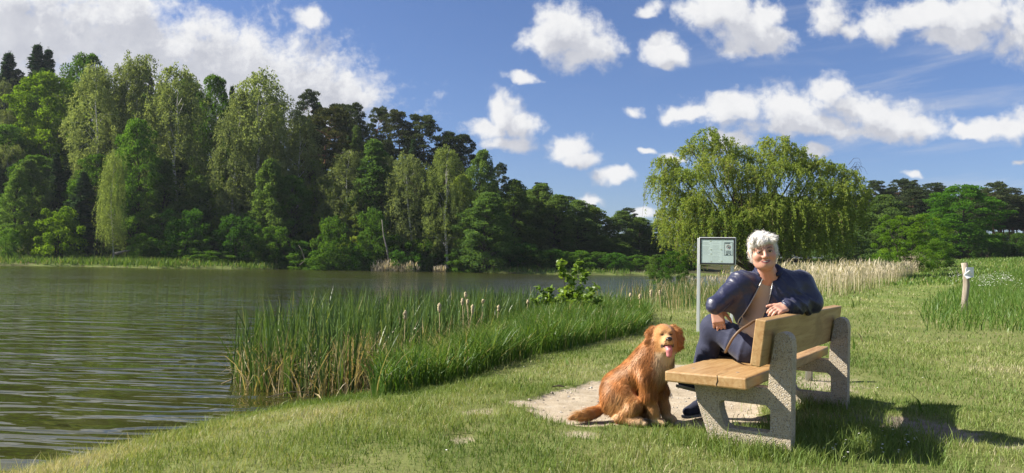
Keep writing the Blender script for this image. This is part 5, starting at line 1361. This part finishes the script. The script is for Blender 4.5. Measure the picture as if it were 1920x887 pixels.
# eyes, lids and brows
for s_ in (-1, 1):
    m_ = Vol(H_(s_ * .031, .075, .003) - .03, H_(s_ * .031, .075, .003) + .03, .0015)
    m_.ell(H_(s_ * .031, .0835, .002), (.0135, .0095, .0052), HR, 0); e = vol_obj('eye', m_, eyeM, person, 1)
    m_ = Vol(H_(s_ * .031, .08, .003) - .02, H_(s_ * .031, .08, .003) + .03, .0012); m_.ell(H_(s_ * .030, .0905, .0022), (.0072, .0042, .0058), HR, 0); vol_obj('iris', m_, irisM, e, 1)
    m_ = MB(); m_.tube([H_(s_ * .016, .0875, .0035), H_(s_ * .024, .0925, .0072), H_(s_ * .034, .0915, .0070), H_(s_ * .046, .082, .001)], [.0016, .0032, .0032, .0018], 5); m_.build('eyelid', browM, person, True)
    m_ = MB(); m_.tube([H_(s_ * .013, .0945, .0225), H_(s_ * .026, .0935, .0285), H_(s_ * .038, .086, .0285), H_(s_ * .048, .076, .022)], [.0022, .0032, .0028, .0014], 5); m_.build('eyebrow', browM, person, True)
# hair
hv = Vol(HC - .20, HC + .20, .0045)
hv.ell(H_(0, -.022, .046), np.array([.079, .099, .080]) * HSC, HR, .01)
hv.ell(H_(0, -.045, -.015), np.array([.072, .066, .078]) * HSC, HR, .02)
for s_ in (-1, 1): hv.ell(H_(s_ * .066, .002, .012), (.017, .040, .055), HR, .02); hv.cone(H_(s_ * .068, .018, .0), H_(s_ * .066, .020, -.048), .013, .006, .012); hv.cone(H_(s_ * .066, -.02, .0), H_(s_ * .060, -.03, -.070), .022, .012, .02)
# fringe swept over the forehead from her left to her right
hv.cone(H_(-.050, .050, .072), H_(.048, .056, .078), .030, .030, .02)
hv.cone(H_(-.066, .052, .040), H_(-.010, .084, .066), .014, .018, .015); hv.cone(H_(-.010, .084, .066), H_(.045, .062, .066), .018, .015, .015)
hv.ell(H_(.0, .090, -.036), np.array([.060, .062, .070]) * HSC, HR, .010, True)
hv.ball(H_(.024, .112, .026), .034, .02, True)
P = hv.every(); L = (P - HC) @ HR
part = L[..., 0] - .02
hv.F += (.0018 * np.sin(L[..., 0] * 150 + 5 * np.sin(L[..., 2] * 30) + L[..., 1] * 60) + .0026 * np.sin(L[..., 1] * 60 + L[..., 2] * 70 + 2 * np.sin(L[..., 0] * 45))).astype(np.float32)
hair = vol_obj('hair', hv, hairb, person, 1)
hV, hQ = hv.surf(); hN = normals(hV, hQ)
n = 9000; ii = rng.integers(0, len(hV), n); p0 = hV[ii]; nn = hN[ii]
Lp = (p0 - HC) @ HR
# hair leaves the crown whorl, sweeps sideways over the top and lies down the sides
loc_ = np.stack([-.55 * np.sign(.03 - Lp[:, 0]) * sstep(Lp[:, 2], .0, .07) + Lp[:, 0] * 3, .55 * sstep(Lp[:, 1], -.06, .04) * sstep(Lp[:, 2], .02, .08) + (Lp[:, 1] + .02) * 3 * (Lp[:, 1] < -.02), -.55 + 0 * Lp[:, 0]], 1)
loc_[:, 0] += .35 * np.sin(Lp[:, 2] * 55 + Lp[:, 1] * 40); loc_[:, 1] += .3 * np.sin(Lp[:, 0] * 60)
flow = loc_ @ HR.T
flow = unit(flow - nn * (flow * nn).sum(1, keepdims=True)); flow = unit(flow + rng.normal(0, .13, (n, 3)))
side = unit(np.cross(flow, nn)); ln_ = rng.uniform(.020, .042, n)[:, None]; w_ = .0008
p0 = p0 - nn * .003; fly = ((rng.random(n) < .06) & (Lp[:, 2] > .04))[:, None] * .016
p1 = p0 + flow * ln_ * .5 + nn * (.0028 + fly * .6); p2 = p0 + flow * ln_ + nn * (rng.uniform(-.005, .0015, n)[:, None] + fly)
V = np.stack([p0 - side * w_, p0 + side * w_, p1 + side * w_, p1 - side * w_, p2], 1).reshape(-1, 3); bb = np.arange(n)[:, None] * 5
o = link('strands', mesh_np('strands', V, [bb + [[0, 1, 2, 3]], bb + [[3, 2, 4]]], tint=np.tile(rng.random(n), 2)), hairm, hair); o['kind'] = 'stuff'

# beige top
tv = Vol((1.4, 4.95, .35), (2.1, 5.6, 1.08), .0065)
tv.ell(CHEST + [0, 0, -.01], (.178, .122, .20), CRM, .03); tv.ell(WAIST, (.172, .142, .16), CRM, .07); tv.cone(RS - [0, 0, .01], LS - [0, 0, .01], .062, .062, .05)
nb = NECK + CF * .05
tv.ell(NECK + CF * .10 + np.array([0, 0, .045]), (.072, .12, .105), CRM, .012, True); tv.ball(NECK + [0, 0, .03], .075, .01, True)
P = tv.every(); tv.F += folds(P, [((1.5, -.6, 3.4), 24, .0035), ((-2.0, .5, 2.8), 30, .003)], 3).astype(np.float32)
vol_obj('top', tv, beige, person, 2)
# bomber jacket
jv = Vol((1.15, 4.80, .36), (2.40, 5.80, 1.14), .0065)
jv.ell(CHEST + [0, 0, .0], (.215, .150, .205), CRM, .03); jv.ell(WAIST + CF * .0 + CX * .02, (.205, .170, .15), CRM, .08)
jv.cone(RS, LS, .082, .082, .06); jv.ball(CHEST - CF * .09 + [0, 0, .05], .12, .06)
jv.cone(A3(1397, 535, 5.24), A3(1394, 596, 5.22), .062, .060, .05); jv.cone(A3(1480, 540, 5.26), A3(1462, 600, 5.26), .075, .075, .05)
jv.cone(RE * .55 + RW * .45 + [0, 0, .01], A3(1392, 572, 5.24), .046, .062, .05); jv.cone(RS * .5 + RE * .5, A3(1396, 560, 5.25), .042, .055, .05)
jv.chain([RS, RE, RE * .4 + RW * .6, RW], [.076, .054, .050, .045], .03)
jv.chain([LS, LE + [0, 0, .02], LE * .45 + LW * .55, LW], [.086, .066, .058, .046], .03)
jv.ball(LE + np.array([.0, .0, .005]), .060, .03); jv.cone(LS, LE, .088, .072, .04); jv.cone(CHEST + CX * .10, LE, .09, .05, .04); jv.ball(RE + np.array([-.004, 0, -.006]), .052, .03)
# cut the open front: a wedge seen from the chest's front
JC = CHEST
def jl(px, py, dd=5.16): return A3(px, py, dd)
P = jv.every()
q = P - JC; la = q @ CX; vb = q[..., 2]; fr = q @ CF
def lat(px, py): w = A3(px, py, 5.19) - JC; return w @ CX, w[2]
L0, L1, L2 = lat(1431, 520), lat(1408, 570), lat(1384, 603)
R0, R1, R2 = lat(1448, 520), lat(1442, 560), lat(1424, 603)
zs = np.array([L2[1] - .10, L2[1], L1[1], L0[1], L0[1] + .03]); lx = np.array([L2[0] - .02, L2[0], L1[0], L0[0], L0[0] - .01]); rx_ = np.array([R2[0] - .03, R2[0], R1[0], R0[0], R0[0] + .03])
le = np.interp(vb, zs, lx); re = np.interp(vb, zs, rx_)
wedge = np.maximum(np.maximum(le - la, la - re), np.maximum(.045 - fr, vb - (L0[1] + .10)))
jv.F = np.maximum(jv.F, -wedge.astype(np.float32))
jv.cone(NECK + [0, 0, .065], NECK + CF * .02 + [0, 0, .02], .066, .066, .012, True)
# creases
arm = np.minimum(np.linalg.norm(P - (RE * .5 + RW * .5), axis=-1), np.linalg.norm(P - (LE * .6 + LW * .4), axis=-1))
amp = .6 + 1.1 * np.clip(1 - arm / .22, 0, 1)
armw = np.clip(1 - arm / .20, 0, 1)
armr = np.clip(1 - np.linalg.norm(P - (RE * .5 + RS * .5), axis=-1) / .24, 0, 1)
jv.F += ((1 - armr) * (armw * (folds(P, [((.5, .1, 1.0), 70, .009), ((.9, .3, -.5), 60, .008)], 12)) + (1 - armw) * folds(P, [((.9, .3, .9), 50, .0065), ((-1.0, .2, .55), 44, .006), ((.9, .3, .6), 74, .004)], 14))).astype(np.float32)
jacket = vol_obj('jacket', jv, satin, person, 2)
# ribbed collar, cuffs, zips
rib, t, b = mat('navy_rib', (.010, .013, .050), .7); tc = t.add('ShaderNodeTexCoord'); wv = t.add('ShaderNodeTexWave'); t.put(wv.inputs['Vector'], tc.outputs['Object']); wv.inputs['Scale'].default_value = 60; bump(t, b, wv.outputs['Fac'], .5, .003)
m_ = MB(); cp = []
for a in np.linspace(-205, 25, 16):
    c_, s2 = cos(radians(a)), sin(radians(a)); cp.append(NECK + CX * .076 * c_ + CF * -.074 * -s2 * -1 * -1 + np.array([0, 0, .032 + (.028 if s2 < 0 else -.02) * abs(s2)]))
cp = [NECK + CX * (.078 * cos(radians(a))) + CF * (.072 * sin(radians(a))) + np.array([0, 0, .030 - .038 * sin(radians(a))]) for a in np.linspace(55, -235, 18)]
m_.tube(cp, [.011] + [.017] * 16 + [.011], 8); m_.build('collar', rib, jacket, True)
for (E, W_) in ((RE, RW), (LE, LW)):
    d_ = unit(W_ - E); m_ = MB(); m_.tube([W_ - d_ * .012, W_ + d_ * .006, W_ + d_ * .022, W_ + d_ * .026], [.047, .044, .040, .030], 14); m_.build('cuff', rib, jacket, True)
JV, JQ = jv.surf(); 
def onj(px, py, lift=.004):
    o_ = np.array([0, 0, CAMZ]); r_ = np.array(ray(px, py)); pr = (JV - o_); t_ = pr @ r_ / (r_ @ r_); dist = np.linalg.norm(pr - t_[:, None] * r_, axis=1)
    k = dist < .011
    if not k.any(): return A3(px, py, 5.15)
    t0 = t_[k].min(); return o_ + r_ * (t0 - lift)
zp = [onj(*p) for p in ((1430, 523), (1424, 536), (1416, 552), (1406, 570), (1396, 586), (1385, 600), (1383, 607), (1392, 612), (1408, 611))]
m_ = MB(); m_.tube(zp, [.0035] * len(zp), 5); m_.build('zip', zipm, jacket, True)
zp = [onj(*p) for p in ((1449, 528), (1446, 545), (1442, 562), (1434, 582), (1429, 596))]
m_ = MB(); m_.tube(zp, [.0032] * len(zp), 5); m_.build('zip', zipm, jacket, True)
# trousers
pv = Vol((1.02, 4.95, -.06), (2.05, 6.05, .82), .0075)
pv.ell(PEL, (.185, .165, .125), CRM, .05)
pv.chain([RHIP, RK + [0, 0, -.005], RA], [.118, .082, .066], .05); pv.chain([LHIP, LK_, LA], [.115, .085, .062], .05)
pv.cone(RK * .5 + RA * .5, RA, .080, .070, .03)
P = pv.every(); pv.F += folds(P, [((.8, .4, 1.3), 40, .006), ((-1, .5, .8), 36, .006)], 31).astype(np.float32)
pv.cone(RA + (RA - RK) * .19, RA + (RA - RK) * .5, .10, .10, 0, True); pv.cone(LA + (LA - LK_) * .28, LA + (LA - LK_) * .6, .10, .10, 0, True)
vol_obj('trousers', pv, cloth, person, 2)
# shoes
def shoe(ank, toe_dir, pitch, label=None):
    d = unit(np.array([toe_dir[0], toe_dir[1], 0])); s = np.array([-d[1], d[0], 0]); up = np.array([0, 0, 1.])
    cp_, sp2 = cos(pitch), sin(pitch); d2 = d * cp_ + up * sp2; up2 = up * cp_ - d * sp2
    Rm = np.stack([s, d2, up2], 1); Pp = lambda x, y, z: ank + Rm @ np.array([x, y, z])
    v = Vol(ank - .28, ank + .28, .006)
    v.cone(Pp(0, -.035, -.02), Pp(0, .05, -.035), .044, .042, .02); v.cone(Pp(0, .05, -.035), Pp(0, .165, -.058), .044, .034, .02); v.cone(Pp(0, -.01, .02), Pp(0, -.02, -.02), .043, .045, .02)
    v.rbox(Pp(0, .06, -.17), (.2, .3, .085), .0, Rm, 0, True)
    o = vol_obj('shoe', v, shoeM, person, 2)
    w = Vol(ank - .28, ank + .28, .006); w.cone(Pp(0, -.045, -.085), Pp(0, .06, -.085), .042, .041, .01); w.cone(Pp(0, .06, -.085), Pp(0, .175, -.083), .043, .037, .01)
    w.rbox(Pp(0, .06, -.165), (.2, .3, .062), .0, Rm, 0, True); w.rbox(Pp(0, .06, .0), (.2, .3, .082), 0, Rm, 0, True)
    vol_obj('sole', w, soleM, o, 1)
    # the letter on the side, laces
    for sd in (-1, 1):
        m_ = MB(); k = .047 * sd
        def lt(y, z):
            y = .094 - y if sd > 0 else y
            return Pp(k * (1 - .10 * (y / .05)), y, z)
        for a, b_ in (((.028, -.072), (.036, -.030)), ((.036, -.030), (.058, -.072)), ((.058, -.072), (.066, -.032))): m_.tube([lt(*a), lt(*b_)], [.0062, .0062], 5)
        m_.build('emblem', logoM, o)
    for y in (.03, .05, .07, .09):
        m_ = MB(); z_ = .012 - (y - .03) * .35; m_.tube([Pp(-.030, y, z_ - .012), Pp(0, y + .004, z_), Pp(.030, y, z_ - .012)], [.0032] * 3, 4); m_.build('lace', soleM, o)
    return o
shoe(LA + np.array([-.02, .02, -.005 + (GZ + .100) - LA[2]]), (-.78, -.62), 0)
shoe(RA + np.array([-.015, .005, -.015]), (-.72, -.50), radians(14))
# leather leash lying over the seat
lea, t, b = mat('brown_leather', (.14, .085, .045), .5)
LP = [A3(1424, 600, 5.12), A3(1413, 602, 5.10), A3(1404, 609, 5.06), A3(1388, 618, 5.05), A3(1375, 632, 5.06), A3(1367, 646, 5.08), A3(1361, 659, 5.10)]
pl = [on(1359, 662, .405), on(1346, 661, .405), on(1330, 664, .405), on(1314, 669, .404)]
LP += [np.array(p) for p in pl]
# smooth the strap and lay it as a flat band
LPn = np.array(LP); tt = np.linspace(0, len(LPn) - 1, 40); sm = np.stack([np.interp(tt, np.arange(len(LPn)), LPn[:, k]) for k in range(3)], 1)
for _ in range(3): sm[1:-1] = sm[:-2] * .25 + sm[1:-1] * .5 + sm[2:] * .25
m_ = MB(); m_.tube(sm, [.0085] * 40, 6)
leash = empty('dog_leash', sm[-1]); tag(leash, 'brown leather dog leash hanging from the woman and lying over the seat plank', 'leash')
o = m_.build('strap', lea, leash, True); o.matrix_parent_inverse = Matrix.Translation(-leash.location)
m_ = MB(); cpt = sm[26]; m_.tube([cpt + [.012, 0, .004], cpt + [-.004, 0, .008], cpt + [-.022, 0, .004]], [.007, .009, .006], 6); o = m_.build('clasp', zipm, leash, True); o.matrix_parent_inverse = Matrix.Translation(-leash.location)
# ------------------------------------------------------------------ the dog
DYAW = radians(-27); DO = np.array([.895, 5.52, GZ - .012])
DR = np.array([[cos(DYAW), -sin(DYAW), 0], [sin(DYAW), cos(DYAW), 0], [0, 0, 1.]])
def D_(x, y, z): return DO + DR @ np.array([x, y, z])
def DRy(a): return DR @ np.array([[cos(a), 0, sin(a)], [0, 1, 0], [-sin(a), 0, cos(a)]])
dv = Vol((.10, 5.05, -.10), (1.42, 6.05, .76), .0062)
# rump, belly, ribs, chest, neck
dv.ell(D_(-.12, 0, .165), (.140, .126, .145), DR, .03)
dv.cone(D_(-.105, 0, .23), D_(.06, 0, .375), .132, .118, .06)
dv.cone(D_(.06, 0, .36), D_(.115, 0, .45), .122, .100, .05)
dv.ell(D_(.125, 0, .345), (.105, .112, .135), DRy(.2), .05)
dv.cone(D_(.105, 0, .45), D_(.165, .0, .565), .108, .088, .05)
# head, turned to the viewer
DHC = D_(.205, -.01, .607); 
dh = unit(np.array([.02, -.99, .02])); dr_ = unit(np.cross(dh, [-.07, 0, 1.])); du = np.cross(dr_, dh); DH = np.stack([dr_, dh, du], 1)
def K_(x, y, z): return DHC + DH @ np.array([x, y, z])
dv.ell(K_(0, -.01, .014), (.074, .085, .076), DH, .03)
dv.ell(K_(0, .035, .022), (.062, .055, .052), DH, .03)
dv.cone(K_(0, .050, -.010), K_(0, .142, -.016), .042, .029, .025)
dv.cone(K_(-.018, .09, -.030), K_(-.015, .125, -.030), .026, .023, .015); dv.cone(K_(.018, .09, -.030), K_(.015, .125, -.030), .026, .023, .015)
for s_ in (-1, 1):
    dv.ball(K_(s_ * .044, .032, -.026), .034, .03)
    dv.ball(K_(s_ * .030, .074, .036), .017, .018)
    dv.ell(K_(s_ * .030, .098, .022), (.011, .010, .006), DH, .010, True)
    # hanging ears
    dv.chain([K_(s_ * .066, -.012, .060), K_(s_ * .094, -.004, .030), K_(s_ * .104, .004, -.022), K_(s_ * .100, .010, -.062), K_(s_ * .090, .014, -.092)], [.022, .028, .029, .024, .010], .010)
# open mouth and lower jaw
dv.cone(K_(0, .050, -.060), K_(0, .108, -.078), .034, .022, .02)
dv.ell(K_(0, .112, -.057), (.036, .050, .0125), DH, .006, True)
# fur ruff on throat and chest
dv.cone(K_(0, .02, -.085), D_(.185, 0, .42), .070, .085, .05)
# fore legs
for s_ in (-1, 1):
    y = s_ * .088 - (.0 if s_ < 0 else -.0); fx_ = .0 if s_ < 0 else .03
    dv.chain([D_(.115, y, .34), D_(.125 + fx_, y * 1.05, .21), D_(.158 + fx_, y * .95, .10), D_(.172 + fx_, y * .92, .045)], [.075, .054, .036, .033], .03)
    dv.ell(D_(.195 + fx_, y * .92, .030), (.050, .036, .028), DR, .015)
    for q in (-1.4, -.45, .45, 1.4): dv.ell(D_(.224 + fx_, y * .92 + q * .0155, .022), (.022, .0115, .019), DR, .004)
    # haunch and hind foot
    dv.ell(D_(-.080, s_ * .108, .148), (.138, .064, .122), DRy(.35), .03)
    dv.ball(D_(.035, s_ * .135, .125), .055, .04)
    dv.cone(D_(.03, s_ * .14, .11), D_(-.06, s_ * .15, .045), .045, .034, .03)
    dv.cone(D_(-.07, s_ * .150, .034), D_(.085, s_ * .158, .030), .030, .034, .02)
    for q in (-1.2, -.4, .4, 1.2): dv.ell(D_(.118, s_ * .158 + q * .015, .022), (.022, .011, .017), DR, .004)
# tail sweeping over the ground
TL = [D_(-.22, -.02, .085), D_(-.26, -.10, .050), D_(-.285, -.17, .038), D_(-.32, -.23, .034), D_(-.37, -.27, .032)]
dv.chain(TL, [.038, .034, .032, .026, .010], .03)
gold, t, b = mat('golden_coat', (.3, .13, .04), .62); b.inputs['Sheen Weight'].default_value = .15; b.inputs['Specular IOR Level'].default_value = .3
a_ = t.add('ShaderNodeAttribute', attribute_name='col'); t.put(b.inputs['Base Color'], a_.outputs['Color'])
tc = t.add('ShaderNodeTexCoord'); bump(t, b, t.noise(tc.outputs['Object'], 60, 4, .7, 1), .6, .01)
def dogcol(V):
    q = (V - DO) @ DR; L = (V - DHC) @ DH
    n1 = np.sin(q @ [31., 17, 23]) * np.sin(q @ [11., 37, -19]); n2 = np.sin(q @ [71., -43, 57]) * np.sin(q @ [-37., 83, 31])
    n3 = np.sin(q @ [19., 9, 41]) * np.sin(q @ [43., -15, 13])
    c = np.tile([.36, .142, .038], (len(V), 1)) * (1 + .22 * n1 + .14 * n2 + .22 * n3)[:, None]
    def mixin(w, col):
        w = np.clip(w, 0, 1)[:, None]; c[:] = c * (1 - w) + np.array(col) * w
    mixin(.8 * sstep(-q[:, 2], -.36, -.52) * 0, (0, 0, 0))
    mixin(sstep(q[:, 0], .10, .22) * sstep(q[:, 2], .27, .42) * .40, (.42, .21, .075))                 # chest
    mixin(sstep(.14 - np.hypot(q[:, 0] + .03, q[:, 2] - .10), -.02, .06) * (np.abs(q[:, 1]) > .10) * .85 * (.65 + .5 * n2), (.52, .29, .11))   # feathering on the thigh
    mixin(sstep(-q[:, 0], .22, .30) * sstep(-q[:, 2], -.15, -.08) * .8, (.54, .30, .11))             # tail
    mixin(sstep(-q[:, 2], -.22, -.06) * sstep(q[:, 0], .06, .14) * .85, (.46, .25, .10))              # fore legs
    mixin(sstep(-q[:, 2], -.075, -.03) * sstep(q[:, 0], -.02, .05) * .9, (.55, .39, .23))             # paws
    hd_ = np.linalg.norm(L, axis=1) < .19
    mixin(hd_ * sstep(L[:, 1], -.02, .06) * (np.abs(L[:, 0]) < .085) * .75, (.46, .215, .062))        # face
    mixin(hd_ * sstep(L[:, 1], .07, .12) * .55, (.60, .40, .20))                                     # muzzle
    mixin(hd_ * (np.abs(L[:, 0]) > .078) * .55, (.33, .125, .035))                                   # ears
    mixin(hd_ * sstep(.02 - np.hypot(np.abs(L[:, 0]) - .030, (L[:, 2] - .022) * 2.6), 0, .012) * (L[:, 1] > .06) * .95, (.035, .020, .015))   # closed eyes
    mixin(hd_ * (np.abs(L[:, 2] + .054) < .011) * (np.abs(L[:, 0]) < .046) * (L[:, 1] > .06) * .9, (.030, .016, .014))
    thr = sstep(.105 - np.abs(L[:, 0] - .008), 0, .05) * sstep(-L[:, 2], .085, .12) * (L[:, 1] > -.02) * sstep(q[:, 2], .26, .40)
    mixin(thr * .85, (.66, .50, .31))
    return c
dog = vol_obj('dog', dv, gold, None, 2, dogcol)
tag(dog, 'golden retriever sitting with its tongue out on the sandy patch beside the bench', 'dog')
nosem, t, b = mat('dog_nose', (.012, .010, .010), .3); tong, t, b = mat('dog_tongue', (.55, .20, .21), .4)
v = Vol(K_(0, .155, -.01) - .05, K_(0, .155, -.01) + .05, .0024); v.ell(K_(0, .160, -.004), (.0225, .017, .0165), DH, .004); v.cone(K_(0, .164, -.010), K_(0, .160, -.028), .007, .004, .008)
for s_ in (-1, 1): v.ball(K_(s_ * .0095, .178, -.002), .0042, .003, True)
vol_obj('nose', v, nosem, dog, 1)
v = Vol(K_(0, .12, -.09) - .08, K_(0, .12, -.09) + .08, .003); v.chain([K_(0, .07, -.058), K_(0, .120, -.062), K_(.001, .142, -.082), K_(.003, .144, -.112)], [.020, .022, .0225, .019], .006)
P = v.every(); 
tg = vol_obj('tongue', v, tong, dog, 1)
v2 = tg.data
for s_ in (-1, 1):
    m_ = MB(); m_.tube([K_(s_ * .042, .076, .024), K_(s_ * .032, .0875, .0195), K_(s_ * .021, .086, .021)], [.002, .0035, .002], 5); m_.build('eyelid', nosem, dog, True)
# the coat: thousands of short tapering tufts that follow the body
furm = bpy.data.materials.new('golden_fur'); furm.use_nodes = True; t = NT(furm.node_tree); t.n.clear()
a_ = t.add('ShaderNodeAttribute', attribute_name='col'); d_ = t.add('ShaderNodeBsdfDiffuse'); t.put(d_.inputs[0], a_.outputs['Color']); tr_ = t.add('ShaderNodeBsdfTranslucent'); t.put(tr_.inputs[0], a_.outputs['Color'])
ms = t.add('ShaderNodeMixShader'); ms.inputs[0].default_value = .25; t.l.new(d_.outputs[0], ms.inputs[1]); t.l.new(tr_.outputs[0], ms.inputs[2])
gl = t.add('ShaderNodeBsdfGlossy'); gl.inputs['Roughness'].default_value = .45; t.put(gl.inputs[0], t.mixc(.5, a_.outputs['Color'], (1, .9, .75))); m2 = t.add('ShaderNodeMixShader'); m2.inputs[0].default_value = .07
t.l.new(ms.outputs[0], m2.inputs[1]); t.l.new(gl.outputs[0], m2.inputs[2]); o_ = t.add('ShaderNodeOutputMaterial'); t.l.new(m2.outputs[0], o_.inputs[0])
fV, fQ = dv.surf(); fV = relax(fV, fQ, 2); fN = normals(fV, fQ)
n = 48000; ii = rng.integers(0, len(fV), n); p0 = fV[ii] + rng.normal(0, .002, (n, 3)); nn = fN[ii]
q = (p0 - DO) @ DR; L = (p0 - DHC) @ DH; rh = np.linalg.norm(L, axis=1)
face = (L[:, 1] > .01) & (rh < .15) & (np.abs(L[:, 0]) < .075)
flow = np.tile(DR @ np.array([-.35, 0, -1.]), (n, 1))
flow[(q[:, 0] < -.22) & (q[:, 2] < .12)] = DR @ np.array([-.6, -.55, -.35])
hd_ = rh < .15
flow[hd_] = (DH @ np.array([0, -.6, -.7])) + (DH @ np.stack([L[hd_, 0] * 8, 0 * L[hd_, 0], 0 * L[hd_, 0]], 0)).T
swirl = np.stack([np.sin(p0 @ [29., 11, 17]), np.sin(p0 @ [13., 31, -9]), np.sin(p0 @ [-17., 23, 27])], 1) * .30
flow = flow + swirl + rng.normal(0, .12, (n, 3)); flow = unit(flow - nn * (flow * nn).sum(1, keepdims=True) * .92)
ln_ = rng.uniform(.022, .050, n)
ln_ = np.where(face, .006, ln_)
chest_ = (q[:, 0] > .08) & (q[:, 2] > .22) & (q[:, 2] < .52); ln_ = np.where(chest_ & ~hd_, ln_ * 1.7, ln_)
ln_ = np.where((q[:, 0] < -.24) & (q[:, 2] < .11), ln_ * 2.4, ln_); ln_ = np.where((q[:, 2] < .20) & (q[:, 0] < .06) & (q[:, 0] > -.2), ln_ * 1.3, ln_)
ln_ = np.where((q[:, 2] < .06), ln_ * .45, ln_); ln_ = np.where((q[:, 0] > .1) & (q[:, 2] < .2), ln_ * .55, ln_)
ln_ = np.where(hd_ & ~face, ln_ * .8, ln_)
ln_ = ln_[:, None]; side = unit(np.cross(flow, nn)); w_ = np.where(face, .0010, .0013)[:, None]
lift = rng.uniform(.03, .34, n)[:, None]
p0 = p0 - nn * .003; p1 = p0 + flow * ln_ * .55 + nn * ln_ * lift * .6; p2 = p0 + flow * ln_ + nn * ln_ * lift * .7
V = np.stack([p0 - side * w_, p0 + side * w_, p1 + side * w_ * .8, p1 - side * w_ * .8, p2], 1)
V[..., 2] = np.maximum(V[..., 2], GZ - .02)
cc = dogcol(p0 + nn * .003) * (rng.uniform(.70, 1.25, n) * np.where(rng.random(n) < .12, 1.35, 1))[:, None]; cc = np.repeat(cc, 5, axis=0)
bb = np.arange(n)[:, None] * 5
kill = (rh < .19) & (np.abs(L[:, 0]) < .05) & ((L[:, 2] < -.012) & (L[:, 1] > .055))
mask = ~kill; V = V[mask]; cc = cc.reshape(n, 5, 3)[mask].reshape(-1, 3); bb = np.arange(mask.sum())[:, None] * 5
o = link('fur', mesh_np('fur', V.reshape(-1, 3), [bb + [[0, 1, 2, 3]], bb + [[3, 2, 4]]], cols=cc), furm, dog); o['kind'] = 'stuff'
